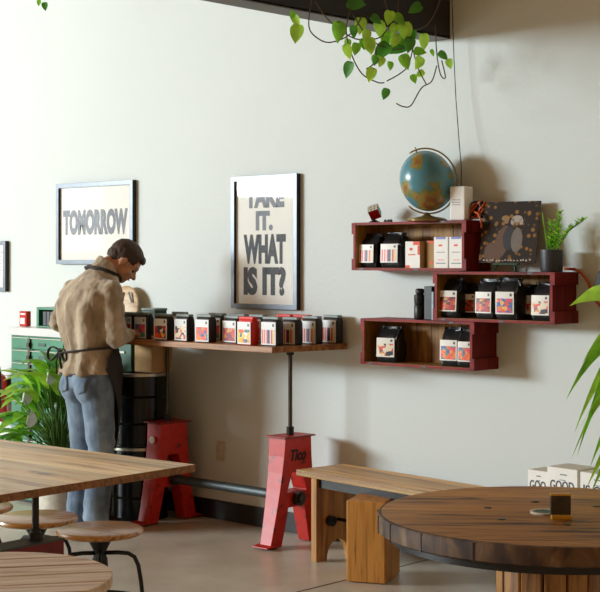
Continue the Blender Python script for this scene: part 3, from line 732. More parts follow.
# ------------------------------------------------------------------ green drawer cabinet
t = thing('drawer_cabinet', 'green metal multi-drawer cabinet with pale marble top behind the leafy plant', 'cabinet', (-1.62, -.24, 0))
CW, CD = .76, .42
MB().box((0, .002, .53), (CW, CD, 1.02)).build('carcass', M['green'], t, bevel=.003)
MB().box((0, -.005, 1.067), (CW+.03, CD+.02, .05)).build('marble_top', M['marble'], t, bevel=.003)
MB().box((0, 0, .012), (CW-.04, CD-.04, .02)).build('plinth', M['black'], t)
for c_, (xa, wa) in enumerate(((-.09, .53), (.275, .17))):
    for k in range(12):
        z = .998-.0795*k
        d = MB().box((xa, -CD/2-.004, z), (wa-.01, .016, .072)).build('drawer', M['green'], t, bevel=.003)
        MB().box((xa, -CD/2-.017, z+.031), (wa-.03, .008, .004)).build('drawer_lip', M['rim'], d)
        if c_ == 0: MB().box((xa+.05, -CD/2-.015, z-.006), (.07, .003, .02)).build('card_holder', M['greendark'], d)
m = MB(); m.box((-.165, -CD/2-.018, .56), (.022, .008, .94))
for k in range(12): m.box((-.165, -CD/2-.026, .988-.0795*k), (.026, .01, .028))
m.build('locking_bar', M['steel'], t)
t = thing('red_tin', 'small bright red box with white label on the cabinet top', 'box', (-2.02, -.3, 1.0935)); t.location = (-1.975, -.36, 1.0935)
MB().box((0, 0, .048), (.075, .035, .096)).build('tin_body', M['extred'], t, bevel=.003); MB().box((-.004, -.0182, .034), (.045, .001, .038)).build('label', M['white'], t)
MB().box((0, -.0182, .078), (.05, .001, .01)).build('printed_line', M['white'], t)
t = thing('green_toolbox', 'open green metal case with dark inside on the cabinet beside the man', 'case', (-1.70, -.28, 1.0935))
m = MB(); W_, H_, D_ = .26, .125, .2
m.box((-W_/2+.012, 0, H_/2), (.024, D_, H_)); m.box((W_/2-.012, 0, H_/2), (.024, D_, H_)); m.box((0, 0, H_-.008), (W_-.05, D_, .016)); m.box((0, 0, .005), (W_-.05, D_, .01)); m.box((0, D_/2-.006, H_/2), (W_-.05, .01, H_-.03))
m.build('case_shell', M['green'], t, bevel=.002)
m = MB()
for k in range(5): m.box((-.075+.038*k, -.02, .055), (.03, .12, .085))
m.build('dark_fittings', M['charcoal'], t)

# fire extinguisher
t = thing('fire_extinguisher', 'red fire extinguisher hung on the wall at the far left behind the plant', 'fire extinguisher', (-2.67, -.10, .42))
MB().lathe((0, 0, 0), [(.001, 0), (.068, 0), (.074, .01), (.074, .27), (.06, .31), (.025, .33), (.022, .35), (.001, .35)], 32, caps=False).build('cylinder', M['extred'], t, smooth='auto')
MB().box((0, -.02, .37), (.03, .09, .03)).build('valve_handle', M['black'], t, bevel=.004)
MB().tube([(0, 0, .36), (.06, -.02, .38), (.092, -.03, .33), (.096, -.03, .22), (.09, -.03, .1)], .01, 8).build('hose', M['black'], t, smooth=True)
MB().box((-.01, -.0745, .17), (.07, .002, .1)).build('label', M['white'], t)
MB().box((0, .085, .2), (.06, .028, .16)).build('wall_bracket', M['steel'], t)

# ------------------------------------------------------------------ peace lily
t = potted('peace_lily', 'broad leafed peace lily with white blooms in a beige pot left of the man', (-1.26, -.63, 0), .125, .30, M['pot'])
m = MB(); st = MB(); rr = random.Random(11)
def leaf_on_stem(a, out, z, ln, wid, droop, mat):
    base = Vector((rr.uniform(-.04, .04), rr.uniform(-.04, .04), .29)); d = Vector((math.cos(a), math.sin(a), 0))
    p = base+d*out+Vector((0, 0, z-.29)); mid = base.lerp(p, .5)+Vector((0, 0, .03))-d*out*.15
    st.tube([base, mid, p], [.0045, .004, .003], 5)
    m.use(mat); blade(m, p, p+d*ln*math.cos(droop)+Vector((0, 0, ln*math.sin(droop))), wid, sag=.05, fold=.3, n=10)
for k in range(84):
    a = k*2.39996+rr.uniform(-.2, .2); u = k/84
    if math.cos(a) > .3 and u > .3: a += PI*.8
    leaf_on_stem(a, .05+.16*u+rr.uniform(0, .04), .82-.38*u+rr.uniform(-.05, .05), rr.uniform(.18, .28), rr.uniform(.10, .15), R(rr.uniform(25, 60)-75*u), M[['leaf', 'leaflight', 'leaf', 'leaflight', 'leafdark'][k % 5]])
for a, o_, z, ln in ((R(80), .03, .80, .22), (R(200), .16, .74, .26), (R(225), .22, .66, .3), (R(170), .2, .6, .3), (R(215), .2, .52, .3), (R(240), .1, .72, .2)):
    leaf_on_stem(a, o_, z, ln, .1, R(12), M['leaflight'])
st.build('stems', M['greenstem'], t, smooth=True); m.build('foliage', None, t, smooth=True)
for (x, y, z) in ((-.02, -.24, .72), (.10, -.16, .84), (.06, -.27, .60)):
    f = MB(); f.tube([(x*.3, y*.3, .3), (x*.8, y*.8, z-.1), (x, y, z)], .003, 5); f.build('flower_stem', M['greenstem'], t)
    f = MB(); blade(f, (x, y, z-.04), (x+.01, y+.015, z+.065), .085, n=8, nrm=(1, .3, 0), fold=.5); f.tube([(x, y-.006, z-.02), (x+.004, y-.002, z+.03)], .006, 6)
    f.build('flower', M['spathe'], t, smooth=True)

# ------------------------------------------------------------------ right hand plant
t = potted('dracaena', 'tall plant with long arching strap leaves reaching in at the right edge', (2.80, -.78, 0), .17, .34, M['charcoal'])
MB().tube([(0, 0, .32), (-.02, .02, .6), (-.01, 0, .95), (0, 0, 1.15)], [.02, .018, .015, .01], 8).build('trunk', M['stem'], t, smooth=True)
m = MB()
def strap(root, tip, wid, arch, mat, n=14):
    root, tip = Vector(root), Vector(tip); m.use(mat); rows = []
    d = tip-root; side = Vector((-d.y, d.x, 0)); side = (side if side.length > .01 else Vector((0, 1, 0))).normalized()
    for i in range(n+1):
        u = i/n; p = root+d*u+Vector((0, 0, arch*1.5*4*u*(1-u)*(1-.25*u)))
        w_ = wid*(math.sin(PI*(u*.9+.08))**.6)*.5*(1 if u < .7 else ((1-u)/.3)**.7*.97+.03)
        tl = side*.75+Vector((0, 0, .66)); tl.normalize()
        rows.append([m.bm.verts.new(p-tl*w_), m.bm.verts.new(p+Vector((0, 0, -w_*.25))), m.bm.verts.new(p+tl*w_)])
    for i in range(n):
        for j in (0, 1): m.face([rows[i][j], rows[i][j+1], rows[i+1][j+1], rows[i+1][j]])
tips = [(-.545, .08, 1.319, .06, .10, 1.15), (-.562, .08, .931, .036, .16, 1.1), (-.51, .06, .80, .034, .2, 1.0), (-.49, .05, .71, .038, .24, .98), (-.525, .06, .69, .022, .2, .9), (-.45, .08, .66, .036, .18, .85),
        (-.45, .06, .585, .04, .14, .8), (-.40, 0, .56, .04, .16, .75), (-.5, .1, 1.08, .03, .14, 1.1)]
for i, (x, y, z, w_, ar, rz_) in enumerate(tips):
    strap((-.01, 0, rz_), (x, y, z), w_*1.9, ar, M['leaf' if i % 2 else 'leaflight'])
rr = random.Random(9)
for k in range(22):
    a = R(-150+360*k/22) ; 
    if math.cos(a) < -.55: continue
    strap((0, 0, rr.uniform(.8, 1.15)), (.5*math.cos(a), .45*math.sin(a), rr.uniform(.6, 1.2)), .045, .16, M['leaf'])
m.build('foliage', None, t, smooth=True)

# ------------------------------------------------------------------ hanging pothos on the beam (heart leaves)
def heart(mb, c, size, tipdir, nrm, mat, wide=.8):
    mb.use(mat); c = Vector(c); t_ = Vector(tipdir).normalized(); n_ = Vector(nrm); n_ = (n_-t_*n_.dot(t_)).normalized(); s_ = t_.cross(n_)
    prof = [(-.42, .0), (-.5, .16), (-.46, .32), (-.3, .43), (-.1, .44), (.1, .37), (.28, .24), (.42, .1), (.54, 0)]
    mid = [mb.bm.verts.new(c+t_*size*(p[0] if i else -.38)) for i, p in enumerate(prof)]
    for s in (-1, 1):
        ed = [mb.bm.verts.new(c+t_*size*x+s_*s*size*w_*wide+n_*size*w_*.3) if w_ else mid[i] for i, (x, w_) in enumerate(prof)]
        for i in range(len(prof)-1):
            vs = [mid[i], mid[i+1], ed[i+1], ed[i]]; u = []
            for q in vs:
                if q not in u: u.append(q)
            if len(u) > 2: mb.face(u)
t = thing('hanging_pothos', 'trailing pothos vine with lime heart leaves hanging off the ceiling beam', 'plant', (1.13, -.6, 2.66))
O = Vector((1.13, -.6, 2.66))
VX = Vector((.685, -.7285, 0))
vines = [[(.05, -.50, .02), (.06, -.53, -.12), (.05, -.46, -.165), (.04, -.36, -.17), (.05, -.24, -.12), (.05, -.16, -.03)],
         [(.04, -.47, .0), (.05, -.38, -.08), (.04, -.2, -.135), (.06, -.06, -.12), (.05, .02, -.07), (.05, .08, -.02)],
         [(.05, -.17, .12), (.06, -.24, .02), (.06, -.28, -.1), (.05, -.24, -.2), (.04, -.15, -.29), (.04, -.04, -.32), (.05, .0, -.32)],
         [(.05, -.22, -.03), (.06, -.16, -.1), (.05, -.07, -.14), (.06, .06, -.16), (.05, .18, -.13)],
         [(.05, -.06, -.17), (.06, -.09, -.24), (.06, -.14, -.27)],
         [(.05, .02, -.31), (.06, .1, -.27), (.05, .18, -.22), (.05, .22, -.12)],
         [(.05, .44, .15), (.06, .37, .05), (.06, .3, -.02), (.05, .22, -.05)],
         [(.04, .40, .0), (.05, .40, -.14), (.05, .43, -.24), (.05, .47, -.25), (.05, .44, -.17)],
         [(.05, .40, -.2), (.05, .36, -.28), (.05, .28, -.32), (.05, .2, -.41), (.05, .14, -.42), (.05, .09, -.41)],
         [(.05, .2, -.1), (.05, .25, -.22), (.05, .32, -.3)],
         [(.05, .1, .2), (.06, .09, .1), (.05, .1, 0)], [(.05, -.05, .2), (.06, -.02, .08), (.05, .04, .0)]]
def catmull(v, k=5):
    v = [Vector(p) for p in v]; out = []
    for i in range(len(v)-1):
        p0, p1, p2, p3 = v[max(i-1, 0)], v[i], v[i+1], v[min(i+2, len(v)-1)]
        for j in range(k):
            t_ = j/k; out.append(.5*((2*p1)+(p2-p0)*t_+(2*p0-5*p1+4*p2-p3)*t_*t_+(3*p1-p0-3*p2+p3)*t_**3))
    return out+[v[-1]]
for v in vines: MB().tube(catmull(v), .0032, 5).build('vine', M['stem'], t, smooth=True)
m = MB(); rr = random.Random(4)
LEAFPOS = [(1.171, -1.186, 2.501, 0.079, 0), (1.199, -1.247, 2.573, 0.035, -20), (1.183, -1.199, 2.555, 0.048, 30), (1.204, -0.953, 2.533, 0.09, -15), (1.206, -0.852, 2.545, 0.055, 10), (1.156, -0.745, 2.591, 0.074, 0), (1.151, -0.831, 2.499, 0.046, 0), (1.225, -0.915, 2.445, 0.067, 20), (1.173, -0.794, 2.477, 0.055, -10), (1.171, -0.84, 2.377, 0.073, -20), (1.24, -0.765, 2.355, 0.064, -15), (1.192, -0.759, 2.502, 0.051, 10), (1.225, -0.756, 2.49, 0.073, 10), (1.193, -0.682, 2.437, 0.046, 0), (1.208, -0.833, 2.679, 0.082, 80), (1.164, -0.618, 2.587, 0.084, 5), (1.207, -0.692, 2.619, 0.056, 60), (1.228, -0.623, 2.635, 0.065, -20), (1.197, -0.512, 2.643, 0.066, 50), (1.217, -0.415, 2.705, 0.067, -50), (1.21, -0.483, 2.588, 0.09, 20), (1.156, -0.55, 2.553, 0.071, 0), (1.218, -0.574, 2.534, 0.066, -20), (1.203, -0.744, 2.494, 0.069, 20), (1.177, -0.613, 2.483, 0.094, -40), (1.153, -0.457, 2.526, 0.1, -60), (1.228, -0.475, 2.526, 0.071, 0), (1.193, -0.324, 2.561, 0.077, 5), (1.215, -0.375, 2.505, 0.057, 80), (1.229, -0.725, 2.424, 0.041, 0), (1.214, -0.664, 2.427, 0.046, -20), (1.233, -0.511, 2.441, 0.071, 20), (1.186, -0.353, 2.457, 0.067, -25), (1.222, -0.291, 2.508, 0.034, 30), (1.19, -0.163, 2.51, 0.054, 60), (1.234, -0.164, 2.467, 0.049, 10), (1.229, -0.617, 2.412, 0.042, 0), (1.159, -0.304, 2.411, 0.044, -60), (1.162, -0.355, 2.382, 0.043, 10), (1.17, -0.582, 2.29, 0.052, -10), (1.237, -0.797, 2.53, 0.055, 0), (1.189, -0.48, 2.553, 0.062, 30), (1.206, -0.56, 2.589, 0.061, -30), (1.177, -0.598, 2.531, 0.056, 10), (1.196, -0.412, 2.579, 0.057, -10), (1.185, -0.931, 2.565, 0.045, 10)]
for i, (x, y, z, s, a) in enumerate(LEAFPOS):
    ca = R(a); tip = VX*-.0 + Vector((.7285*math.sin(ca), .685*math.sin(ca), -math.cos(ca)))+Vector((rr.uniform(-.2, .2), rr.uniform(-.2, .2), 0))
    heart(m, Vector((x, y, z))-O, s*1.08, tip, (VX+Vector((rr.uniform(-.5, .5), rr.uniform(-.5, .5), rr.uniform(-.2, .6)))), M[['leaflight', 'leaf', 'leaflight', 'leaf', 'leafdark'][i % 5] if i not in (16, 26, 25) else ('leafdark')], .85)
m.build('foliage', None, t, smooth=True)
t = thing('hanging_vine', 'tip of a second hanging vine at the top left of the wall', 'plant', (-1.579, -.5, 3.15))
MB().tube([(0, 0, .1), (.0, 0, 0), (-.01, 0, -.06)], .003, 5).build('vine', M['stem'], t)
m = MB(); heart(m, (0, 0, -.10), .055, (.2, 0, -1), VX, M['leafdark']); heart(m, (-.06, 0, -.07), .04, (-.2, 0, -1), VX, M['leaf']); m.build('foliage', None, t)

# ------------------------------------------------------------------ bench with boxes
ba = R(-6.5)
t = thing('wooden_bench', 'long pine bench with slab legs along the wall right of the red trestle', 'bench', (.513, -.496, 0), ba)
BL, BD = 2.0, .325
MB().box((BL/2, BD/2, .435), (BL, BD, .03)).build('bench_top', M['bench'], t, bevel=.003)
def slab(x):
    m = MB(); pl = [(0, 0), (.075, 0)]
    pl += [(.075+.0875*(1-math.cos(a)), .10*math.sin(a)) for a in [PI*k/12/1.0*1 for k in range(1, 12)]]
    pl = [(0, 0), (.07, 0)]+[(.1475-.0775*math.cos(PI*k/12), .10*math.sin(PI*k/12)) for k in range(1, 12)]+[(.225, 0), (.295, 0), (.295, .42), (0, .42)]
    m.prism(pl, (0, 1, 0), (0, 0, 1), (x, .015, 0), (.04, 0, 0)); return m.build('leg', M['bench_end'], t, bevel=.002)
slab(.10); slab(BL-.16)
MB().box((BL/2, .045, .395), (BL-.22, .02, .048)).build('front_rail', M['black'], t)
MB().tube([(.12, .16, .2), (BL-.13, .16, .2)], .009, 10).build('stretcher', M['black'], t)
MB().lathe((0, 0, 0), [(.001, -.008), (.026, -.008), (.026, .012), (.001, .014)], 16, caps=False, tilt=Euler((0, R(90), 0)).to_matrix()).build('stretcher_knob', M['black'], t, loc=(.15, .05, .21)) if False else None
kb = MB(); kb.tube([(.14, .1, .2), (.17, .1, .2)], .026, 14); kb.build('stretcher_knob', M['black'], t)

def gbox(x, y, w_, h_, d_, txt, label, rz=ba, tz=.58, tw=.8):
    t = thing('printed_box', label, 'box', (x, y, .4515), rz, 'white printed boxes on the bench')
    m = MB(); m.use(M['white']); m.box((0, d_/2, h_/2), (w_, d_, h_)); m.use(M['cream']); m.box((0, d_/2, h_+.0006), (w_-.004, d_-.004, .001)); m.build('carton_body', None, t)
    text_mesh('lettering', txt, 0, h_*tz, w_*tw, .042, M['ink'], t, y=-.0012, depth=.0005, bold=.01)
    m = MB(); m.box((w_*.05, -.0012, h_*.85), (w_*.22, .0008, .005)); m.box((w_*.02, -.0012, h_*.72), (w_*.2, .0008, .003)); m.build('printed_lines', M['inkpale'], t)
gbox(2.01, -.565, .11, .150, .12, 'GOO', 'leftmost and lowest white printed box on the bench, text cut short')
gbox(2.145, -.585, .16, .176, .14, 'GOOD', 'tallest white box on the bench reading GOOD')
gbox(2.32, -.60, .165, .172, .14, 'IS ON', 'white printed box under the strap leaves, rightmost on the bench')

# wooden block stool
t = tag(MB().box((0, 0, .1925), (.19, .26, .38)).build('block_stool', M['block'], bevel=.006, loc=(1.085, -.565, .0015)), 'squared solid wood block stool between the bench and the round table', 'stool')
t.rotation_euler = (0, 0, R(24))

# ------------------------------------------------------------------ round spool table
TC = (3.023, -2.015)
t = thing('spool_table', 'large round cable spool table with dark varnished plank top', 'table', (TC[0], TC[1], 0))
rt = .53; m = MB(); m.use(M['spool']); n = 96; rr = random.Random(2)
prof = [(rt-.012, 0), (rt, .006), (rt, .05), (rt-.004, .056), (rt-.012, .058)]
rings = [[m.bm.verts.new((r_*math.cos(2*PI*i/n), r_*math.sin(2*PI*i/n), z)) for i in range(n)] for r_, z in prof]
m.use(M['spool_edge'])
for i in range(len(rings)-1): m.bridge(rings[i], rings[i+1])
m.use(M['spool']); m.face(rings[0][::-1]); m.face(rings[-1])
o = m.build('table_top', None, t, smooth='auto'); o.location = (0, 0, .672); o.rotation_euler = (0, 0, R(38))
for a in (-133, -118, -160, -100, -80, 170, -145):
    a = R(a); MB().box((rt*1.0005*math.cos(a), rt*1.0005*math.sin(a), .70), (.003, .004, .054), a).build('edge_joint', M['shoe'], t)
MB().lathe((0, 0, .647), [(.001, 0), (.492, 0), (.492, .0245), (.001, .029)], 64, caps=False).build('under_plate', M['black'], t, smooth='auto')
m = MB()
for k in range(14):
    a = 2*PI*k/14; m.box((.15*math.cos(a), .15*math.sin(a), .354), (.022, .064, .585), a)
m.build('stave_drum', M['drumwood'], t, bevel=.004)
MB().lathe((0, 0, 0), [(.001, 0), (.42, 0), (.42, .06), (.001, .06)], 64, caps=False).build('bottom_flange', M['spool_edge'], t, smooth='auto')
for k in range(6):
    a = 2*PI*k/6+.3; MB().lathe((.2*math.cos(a), .2*math.sin(a), .7295), [(.012, 0), (.012, .003), (.004, .004)], 10).build('bolt_head', M['steel'], t)
t = thing('block_sign', 'small dark square block with gold base standing on the round table', 'table sign', (3.10, -2.075, .7303), R(43))
MB().box((0, .008, .035), (.060, .024, .066)).build('sign_block', M['steel'], t, bevel=.002)
MB().box((0, -.014, .006), (.062, .022, .012)).build('gold_base', M['gold'], t, bevel=.002); MB().box((0, .008, .071), (.060, .024, .005)).build('gold_edge', M['gold'], t)
t = thing('coaster', 'small pale rimmed green coaster lying behind the block sign', 'coaster', (3.015, -2.03, .7303))
MB().lathe((0, 0, 0), [(.001, 0), (.045, 0), (.047, .006), (.038, .006), (.037, .003), (.001, .003)], 28, caps=False).build('rim', M['cream'], t, smooth='auto'); MB().lathe((0, 0, .003), [(.036, 0), (.036, .001)], 24).build('inset', M['greendark'], t)

# ------------------------------------------------------------------ long table, stools, slatted round table
tb = thing('long_table', 'long light plank table at the left with dark red base', 'table', (.697, -2.798, 0), R(3))
m = MB(); m.use(M['tabletop']); m.box((0, 0, .7365), (1.8, 1.2, .027)); m.use(M['table_edge'])
m.box((.9004, 0, .7365), (.001, 1.198, .0262)); m.box((-.9004, 0, .7365), (.001, 1.198, .0262)); m.box((0, .6004, .7365), (1.798, .001, .0262)); m.box((0, -.6004, .7365), (1.798, .001, .0262))
m.build('tabletop', None, tb)
for s in (1, -1):
    X = .77 if s > 0 else -.72
    for y in (-.044, -.5):
        MB().tube([(X, y, .552), (X, y, .7225)], .0125, 14).build('pole', M['black'], tb, smooth='auto')
        q = MB(); q.tube([(X, y, .551), (X, y, .575)], .024, 8); q.tube([(X, y, .575), (X, y, .59)], .018, 14); q.build('pipe_flange', M['black'], tb)
    m = MB(); m.use(M['darkred']); m.box((X, -.27, .515), (.10, .62, .06)); m.use(M['greysteel']); m.box((X, -.27, .5475), (.104, .624, .006)); m.build('cross_beam', None, tb, bevel=.002)
    for y in (-.06, -.48):
        m = MB(); m.box((X, y, .243), (.08, .06, .485), rx=R(4 if y < -.2 else -4)); m.build('leg', M['darkred'], tb, bevel=.002)
def stool(x, y, rz, label):
    t = thing('round_stool', label, 'stool', (x, y, 0), rz, 'screw stools with round wooden seats at the long table')
    MB().lathe((0, 0, .424), [(.001, 0), (.155, 0), (.168, .006), (.171, .014), (.168, .022), (.16, .026), (.001, .026)], 56, caps=False).build('seat', M['stool'], t, smooth='auto')
    MB().tube([(0, 0, .2), (0, 0, .423)], .013, 12).build('screw_column', M['black'], t, smooth='auto')
    MB().lathe((0, 0, 0), [(.02, .24), (.034, .27), (.03, .33), (.02, .35), (.045, .40), (.05, .423)], 20).build('hub', M['black'], t, smooth='auto')
    for k in range(4):
        a = PI/4+k*PI/2; c_, s_ = math.cos(a), math.sin(a)
        P = [(.02, .352), (.07, .352), (.11, .348), (.135, .333), (.15, .30), (.16, .24), (.185, .0)]
        MB().tube([(r_*c_, r_*s_, z+.008*(z < .01)) for r_, z in P], .0085, 8).build('leg', M['black'], t, smooth=True)
    pts = [(.168*math.cos(2*PI*k/32), .168*math.sin(2*PI*k/32), .16) for k in range(33)]
    MB().tube(pts, .007, 8, caps=False).build('foot_ring', M['black'], t, smooth=True)
    return t
s0 = stool(1.035, -2.174, R(5), 'round stool with two tone wooden seat, nearest the table corner')
for x, y, rz, lb in ((.64, -2.19, R(35), 'round stool with greyish wooden seat, second from the table corner'), (.225, -2.22, R(60), 'round stool mostly beyond the left edge, third from the table corner')):
    c = copy_tree(s0); c.location = (x, y, 0); c.rotation_euler = (0, 0, rz); c['label'] = lb
t = thing('slatted_table', 'round weathered table of slats with gaps in the bottom left corner', 'table', (2.553, -3.738, 0), R(54.8))
rs = .30
n = 6; pw = 2*rs/n
for k in range(n):
    y0 = -rs+pw*k+.0035; y1 = -rs+pw*(k+1)-.0035; pl = []
    K = 14
    for i in range(K+1):
        y = y0+(y1-y0)*i/K; pl.append((math.sqrt(max(0.0004, rs*rs-y*y)), y))
    pl += [(-x, y) for x, y in reversed(pl)]
    MB().prism(pl, (1, 0, 0), (0, 1, 0), (0, 0, .716), (0, 0, .024)).build('slat', M['slat'], t, bevel=.002)
for s in (-1, 1): MB().box((s*.13, 0, .703), (.04, .5, .0255)).build('batten', M['shoe'], t)
MB().lathe((0, 0, 0), [(.001, 0), (.2, 0), (.2, .012), (.03, .02), (.025, .04), (.025, .68), (.08, .69), (.001, .69)], 32, caps=False).build('pedestal', M['black'], t, smooth='auto')

# ------------------------------------------------------------------ the man
P = thing('person', 'man in tan fleece, jeans and dark apron bowing over the coffee bags', 'person', (-.884, -.72, 0), R(-5))
def cap(mb, p0, p1, r0, r1, n=18, k=6):
    p0, p1 = Vector(p0), Vector(p1)
    for i in range(k+1):
        u = i/k; mb.ball(p0.lerp(p1, u), r0+(r1-r0)*u, u=n, v=10)
def limb(mb, pts, rads, steps=10):
    for i in range(len(pts)-1):
        cap(mb, pts[i], pts[i+1], rads[i], rads[i+1], k=steps)
def torso(mb, secs, grow=0):
    rings = []
    for (x, y, z, rx, ry) in secs:
        rings.append(mb.ring((x, y, z), Vector((1, 0, 0)), Vector((0, 1, 0)), 40, rx+grow, ry+grow, 2.4))
    for i in range(len(rings)-1): mb.bridge(rings[i], rings[i+1])
    mb.face(rings[0][::-1]); mb.face(rings[-1])
SECS = [(0, .02, .885, .172, .125), (0, .015, .95, .168, .122), (0, .005, 1.02, .152, .112), (0, -.005, 1.10, .165, .12), (0, -.01, 1.18, .182, .13), (0, 0, 1.27, .197, .135), (0, .02, 1.33, .195, .125), (0, .045, 1.385, .165, .108), (0, .075, 1.43, .10, .085), (0, .105, 1.475, .068, .068)]
SH_L, EL_L, WR_L = (-.185, .02, 1.335), (-.30, .0, 1.155), (-.07, .24, 1.12)
SH_R, EL_R, WR_R = (.185, .03, 1.33), (.215, .04, 1.08), (.125, .225, 1.095)
# head frame
hc = Vector((.058, .215, 1.508)); hy = R(-32); pit = R(-48)
HM = Matrix.Translation(hc) @ Matrix.Rotation(hy, 4, 'Z') @ Matrix.Rotation(pit, 4, 'X')
h3 = HM.to_3x3()
def hp(x, y, z): return HM @ Vector((x, y, z))
b = MB()
torso(b, [(x, y, z, rx, ry) for x, y, z, rx, ry in SECS], -.018)
limb(b, [SH_L, EL_L, WR_L], [.046, .038, .026]); limb(b, [SH_R, EL_R, WR_R], [.046, .038, .026])
limb(b, [(-.09, .02, .88), (-.088, .03, .48), (-.085, -.01, .08)], [.078, .052, .038]); limb(b, [(.09, .02, .88), (.088, .03, .48), (.085, -.01, .08)], [.078, .052, .038])
for s in (-1, 1): limb(b, [(s*.085, -.04, .045), (s*.09, .13, .03)], [.036, .026], 5)
limb(b, [(0, .09, 1.44), tuple(hp(0, -.035, -.06))], [.062, .056], 6)
# head: cranium, jaw, brow, nose, lips, chin, ears
b.ball(hp(0, -.012, .015), (.078, .098, .086), h3, 24, 16)
b.ball(hp(0, .032, -.045), (.058, .058, .068), h3, 20, 14)
b.ball(hp(0, .055, -.088), (.032, .032, .026), h3); b.ball(hp(0, .045, -.065), (.048, .045, .04), h3)
b.ball(hp(0, .074, .012), (.052, .018, .016), h3); b.ball(hp(0, .078, -.055), (.022, .017, .013), h3)
cap(b, hp(0, .082, -.004), hp(0, .106, -.034), .009, .013, k=5)
for s in (-1, 1):
    b.ball(hp(s*.013, .092, -.038), .0095, h3); b.ball(hp(s*.079, -.008, -.016), (.010, .019, .031), h3 @ Matrix.Rotation(R(-12), 3, 'X')); b.ball(hp(s*.042, .055, -.035), (.022, .022, .022), h3)
def hand(w_, d, up, thumb, grip):
    w_, d, up = Vector(w_), Vector(d).normalized(), Vector(up).normalized(); s_ = d.cross(up).normalized()*thumb
    cap(b, w_, w_+d*.02, .024, .026, k=2)
    for k, u in enumerate((-.024, -.008, .008, .024)):
        base = w_+d*.03; limb(b, [base+s_*u*.8, base+s_*u*1.1+d*.055], [.0135, .0115], 5)
        ln = (.062, .074, .078, .068)[k]; p = base+s_*u*1.15+d*.055
        q1 = p+d*ln*.45-up*ln*.18*grip; q2 = q1+d*ln*.22-up*ln*.30*grip; q3 = q2+d*ln*.02-up*ln*.26*grip
        limb(b, [p, q1, q2, q3], [.0098, .0092, .0085, .007], 4)
    p = w_+s_*.022+d*.02
    limb(b, [p, p+s_*.026+d*.028-up*.008, p+s_*.03+d*.056-up*.02*grip], [.0125, .0105, .008], 4)
hand(WR_R, (.72, .68, -.10), (0, .1, 1), -1, .75); hand(WR_L, (.75, .62, .0), (0, 0, 1), 1, .9)
body = b.build('body', M['skin'], P); remesh(body, .0055, 3)
# eyes closed/downcast + brows
for s in (-1, 1):
    MB().ball(hp(s*.031, .0705, -.012), (.0125, .010, .009), h3).build('eye', M['shoe'], P, smooth=True)
    m = MB(); m.tube([hp(s*.014, .088, .013), hp(s*.034, .084, .019), hp(s*.05, .068, .015)], [.003, .0042, .0025], 8); m.build('eyebrow', M['hair'], P, smooth=True)
m = MB(); m.tube([hp(-.02, .0895, -.062), hp(0, .0965, -.061), hp(.02, .0895, -.062)], [.002, .0035, .002], 8); m.build('lips', plain('lip', '#9a5a4a', .5), P, smooth=True)
# hair
m = MB(); m.ball(hp(0, -.016, .026), (.084, .104, .088), h3, 28, 18); m.ball(hp(0, -.062, -.012), (.068, .052, .064), h3); m.ball(hp(0, .052, .062), (.058, .038, .030), h3)
for s in (-1, 1): m.ball(hp(s*.068, .012, .016), (.016, .030, .034), h3)
hair = m.build('hair', M['hair'], P); inv = HM.inverted()
remesh(hair, .005, 3, lambda c: .003*noise.noise(Vector((c.x*60, c.y*60, c.z*30))))
bm2 = bmesh.new(); bm2.from_mesh(hair.data)
dele = []
for v in bm2.verts:
    q = inv @ v.co
    if q.y > .04 and q.z < .05 and abs(q.x) < .060 or (q.y > .012 and q.z < .005) or (q.z < -.055) or (abs(q.x) > .05 and q.y > -.035 and q.z < -.01 + .0) : dele.append(v)
bmesh.ops.delete(bm2, geom=dele, context='VERTS'); bm2.to_mesh(hair.data); bm2.free()
for p_ in hair.data.polygons: p_.use_smooth = True
sd = hair.modifiers.new('solid', 'SOLIDIFY'); sd.thickness = .004; sd.offset = -1
# fleece pullover
m = MB(); torso(m, [(0, .015, .872, .184, .150), (0, .012, .91, .176, .136)]+SECS[1:], .006)
limb(m, [SH_L, EL_L, WR_L], [.066, .058, .036]); limb(m, [SH_R, EL_R, tuple(Vector(EL_R).lerp(Vector(WR_R), .70))], [.068, .060, .040])
limb(m, [(-.09, .03, 1.34), SH_L], [.075, .066], 4); limb(m, [(.09, .03, 1.34), SH_R], [.075, .068], 4)
m.tube([(0, .085, 1.43), (.006, .112, 1.475), (.012, .13, 1.502)], [.072, .066, .066], 28)
fle = m.build('fleece_pullover', M['sweater'], P)
def wr(c):
    d = 0
    if abs(c.x) < .2 and c.y < .06: d += .011*math.sin((c.x*46)+(1.35-c.z)*7*(1 if c.x > 0 else -1)+2.5*noise.noise(c*5))*min(1, max(0, (1.36-c.z)/.1))
    d += .0035*noise.noise(Vector((c.x*14, c.y*14, c.z*12)))+.003*noise.noise(c*45)
    if abs(c.x) > .17: d += .0035*math.sin(c.z*75+c.x*40+3*noise.noise(c*8))
    return d
remesh(fle, .007, 5, wr)
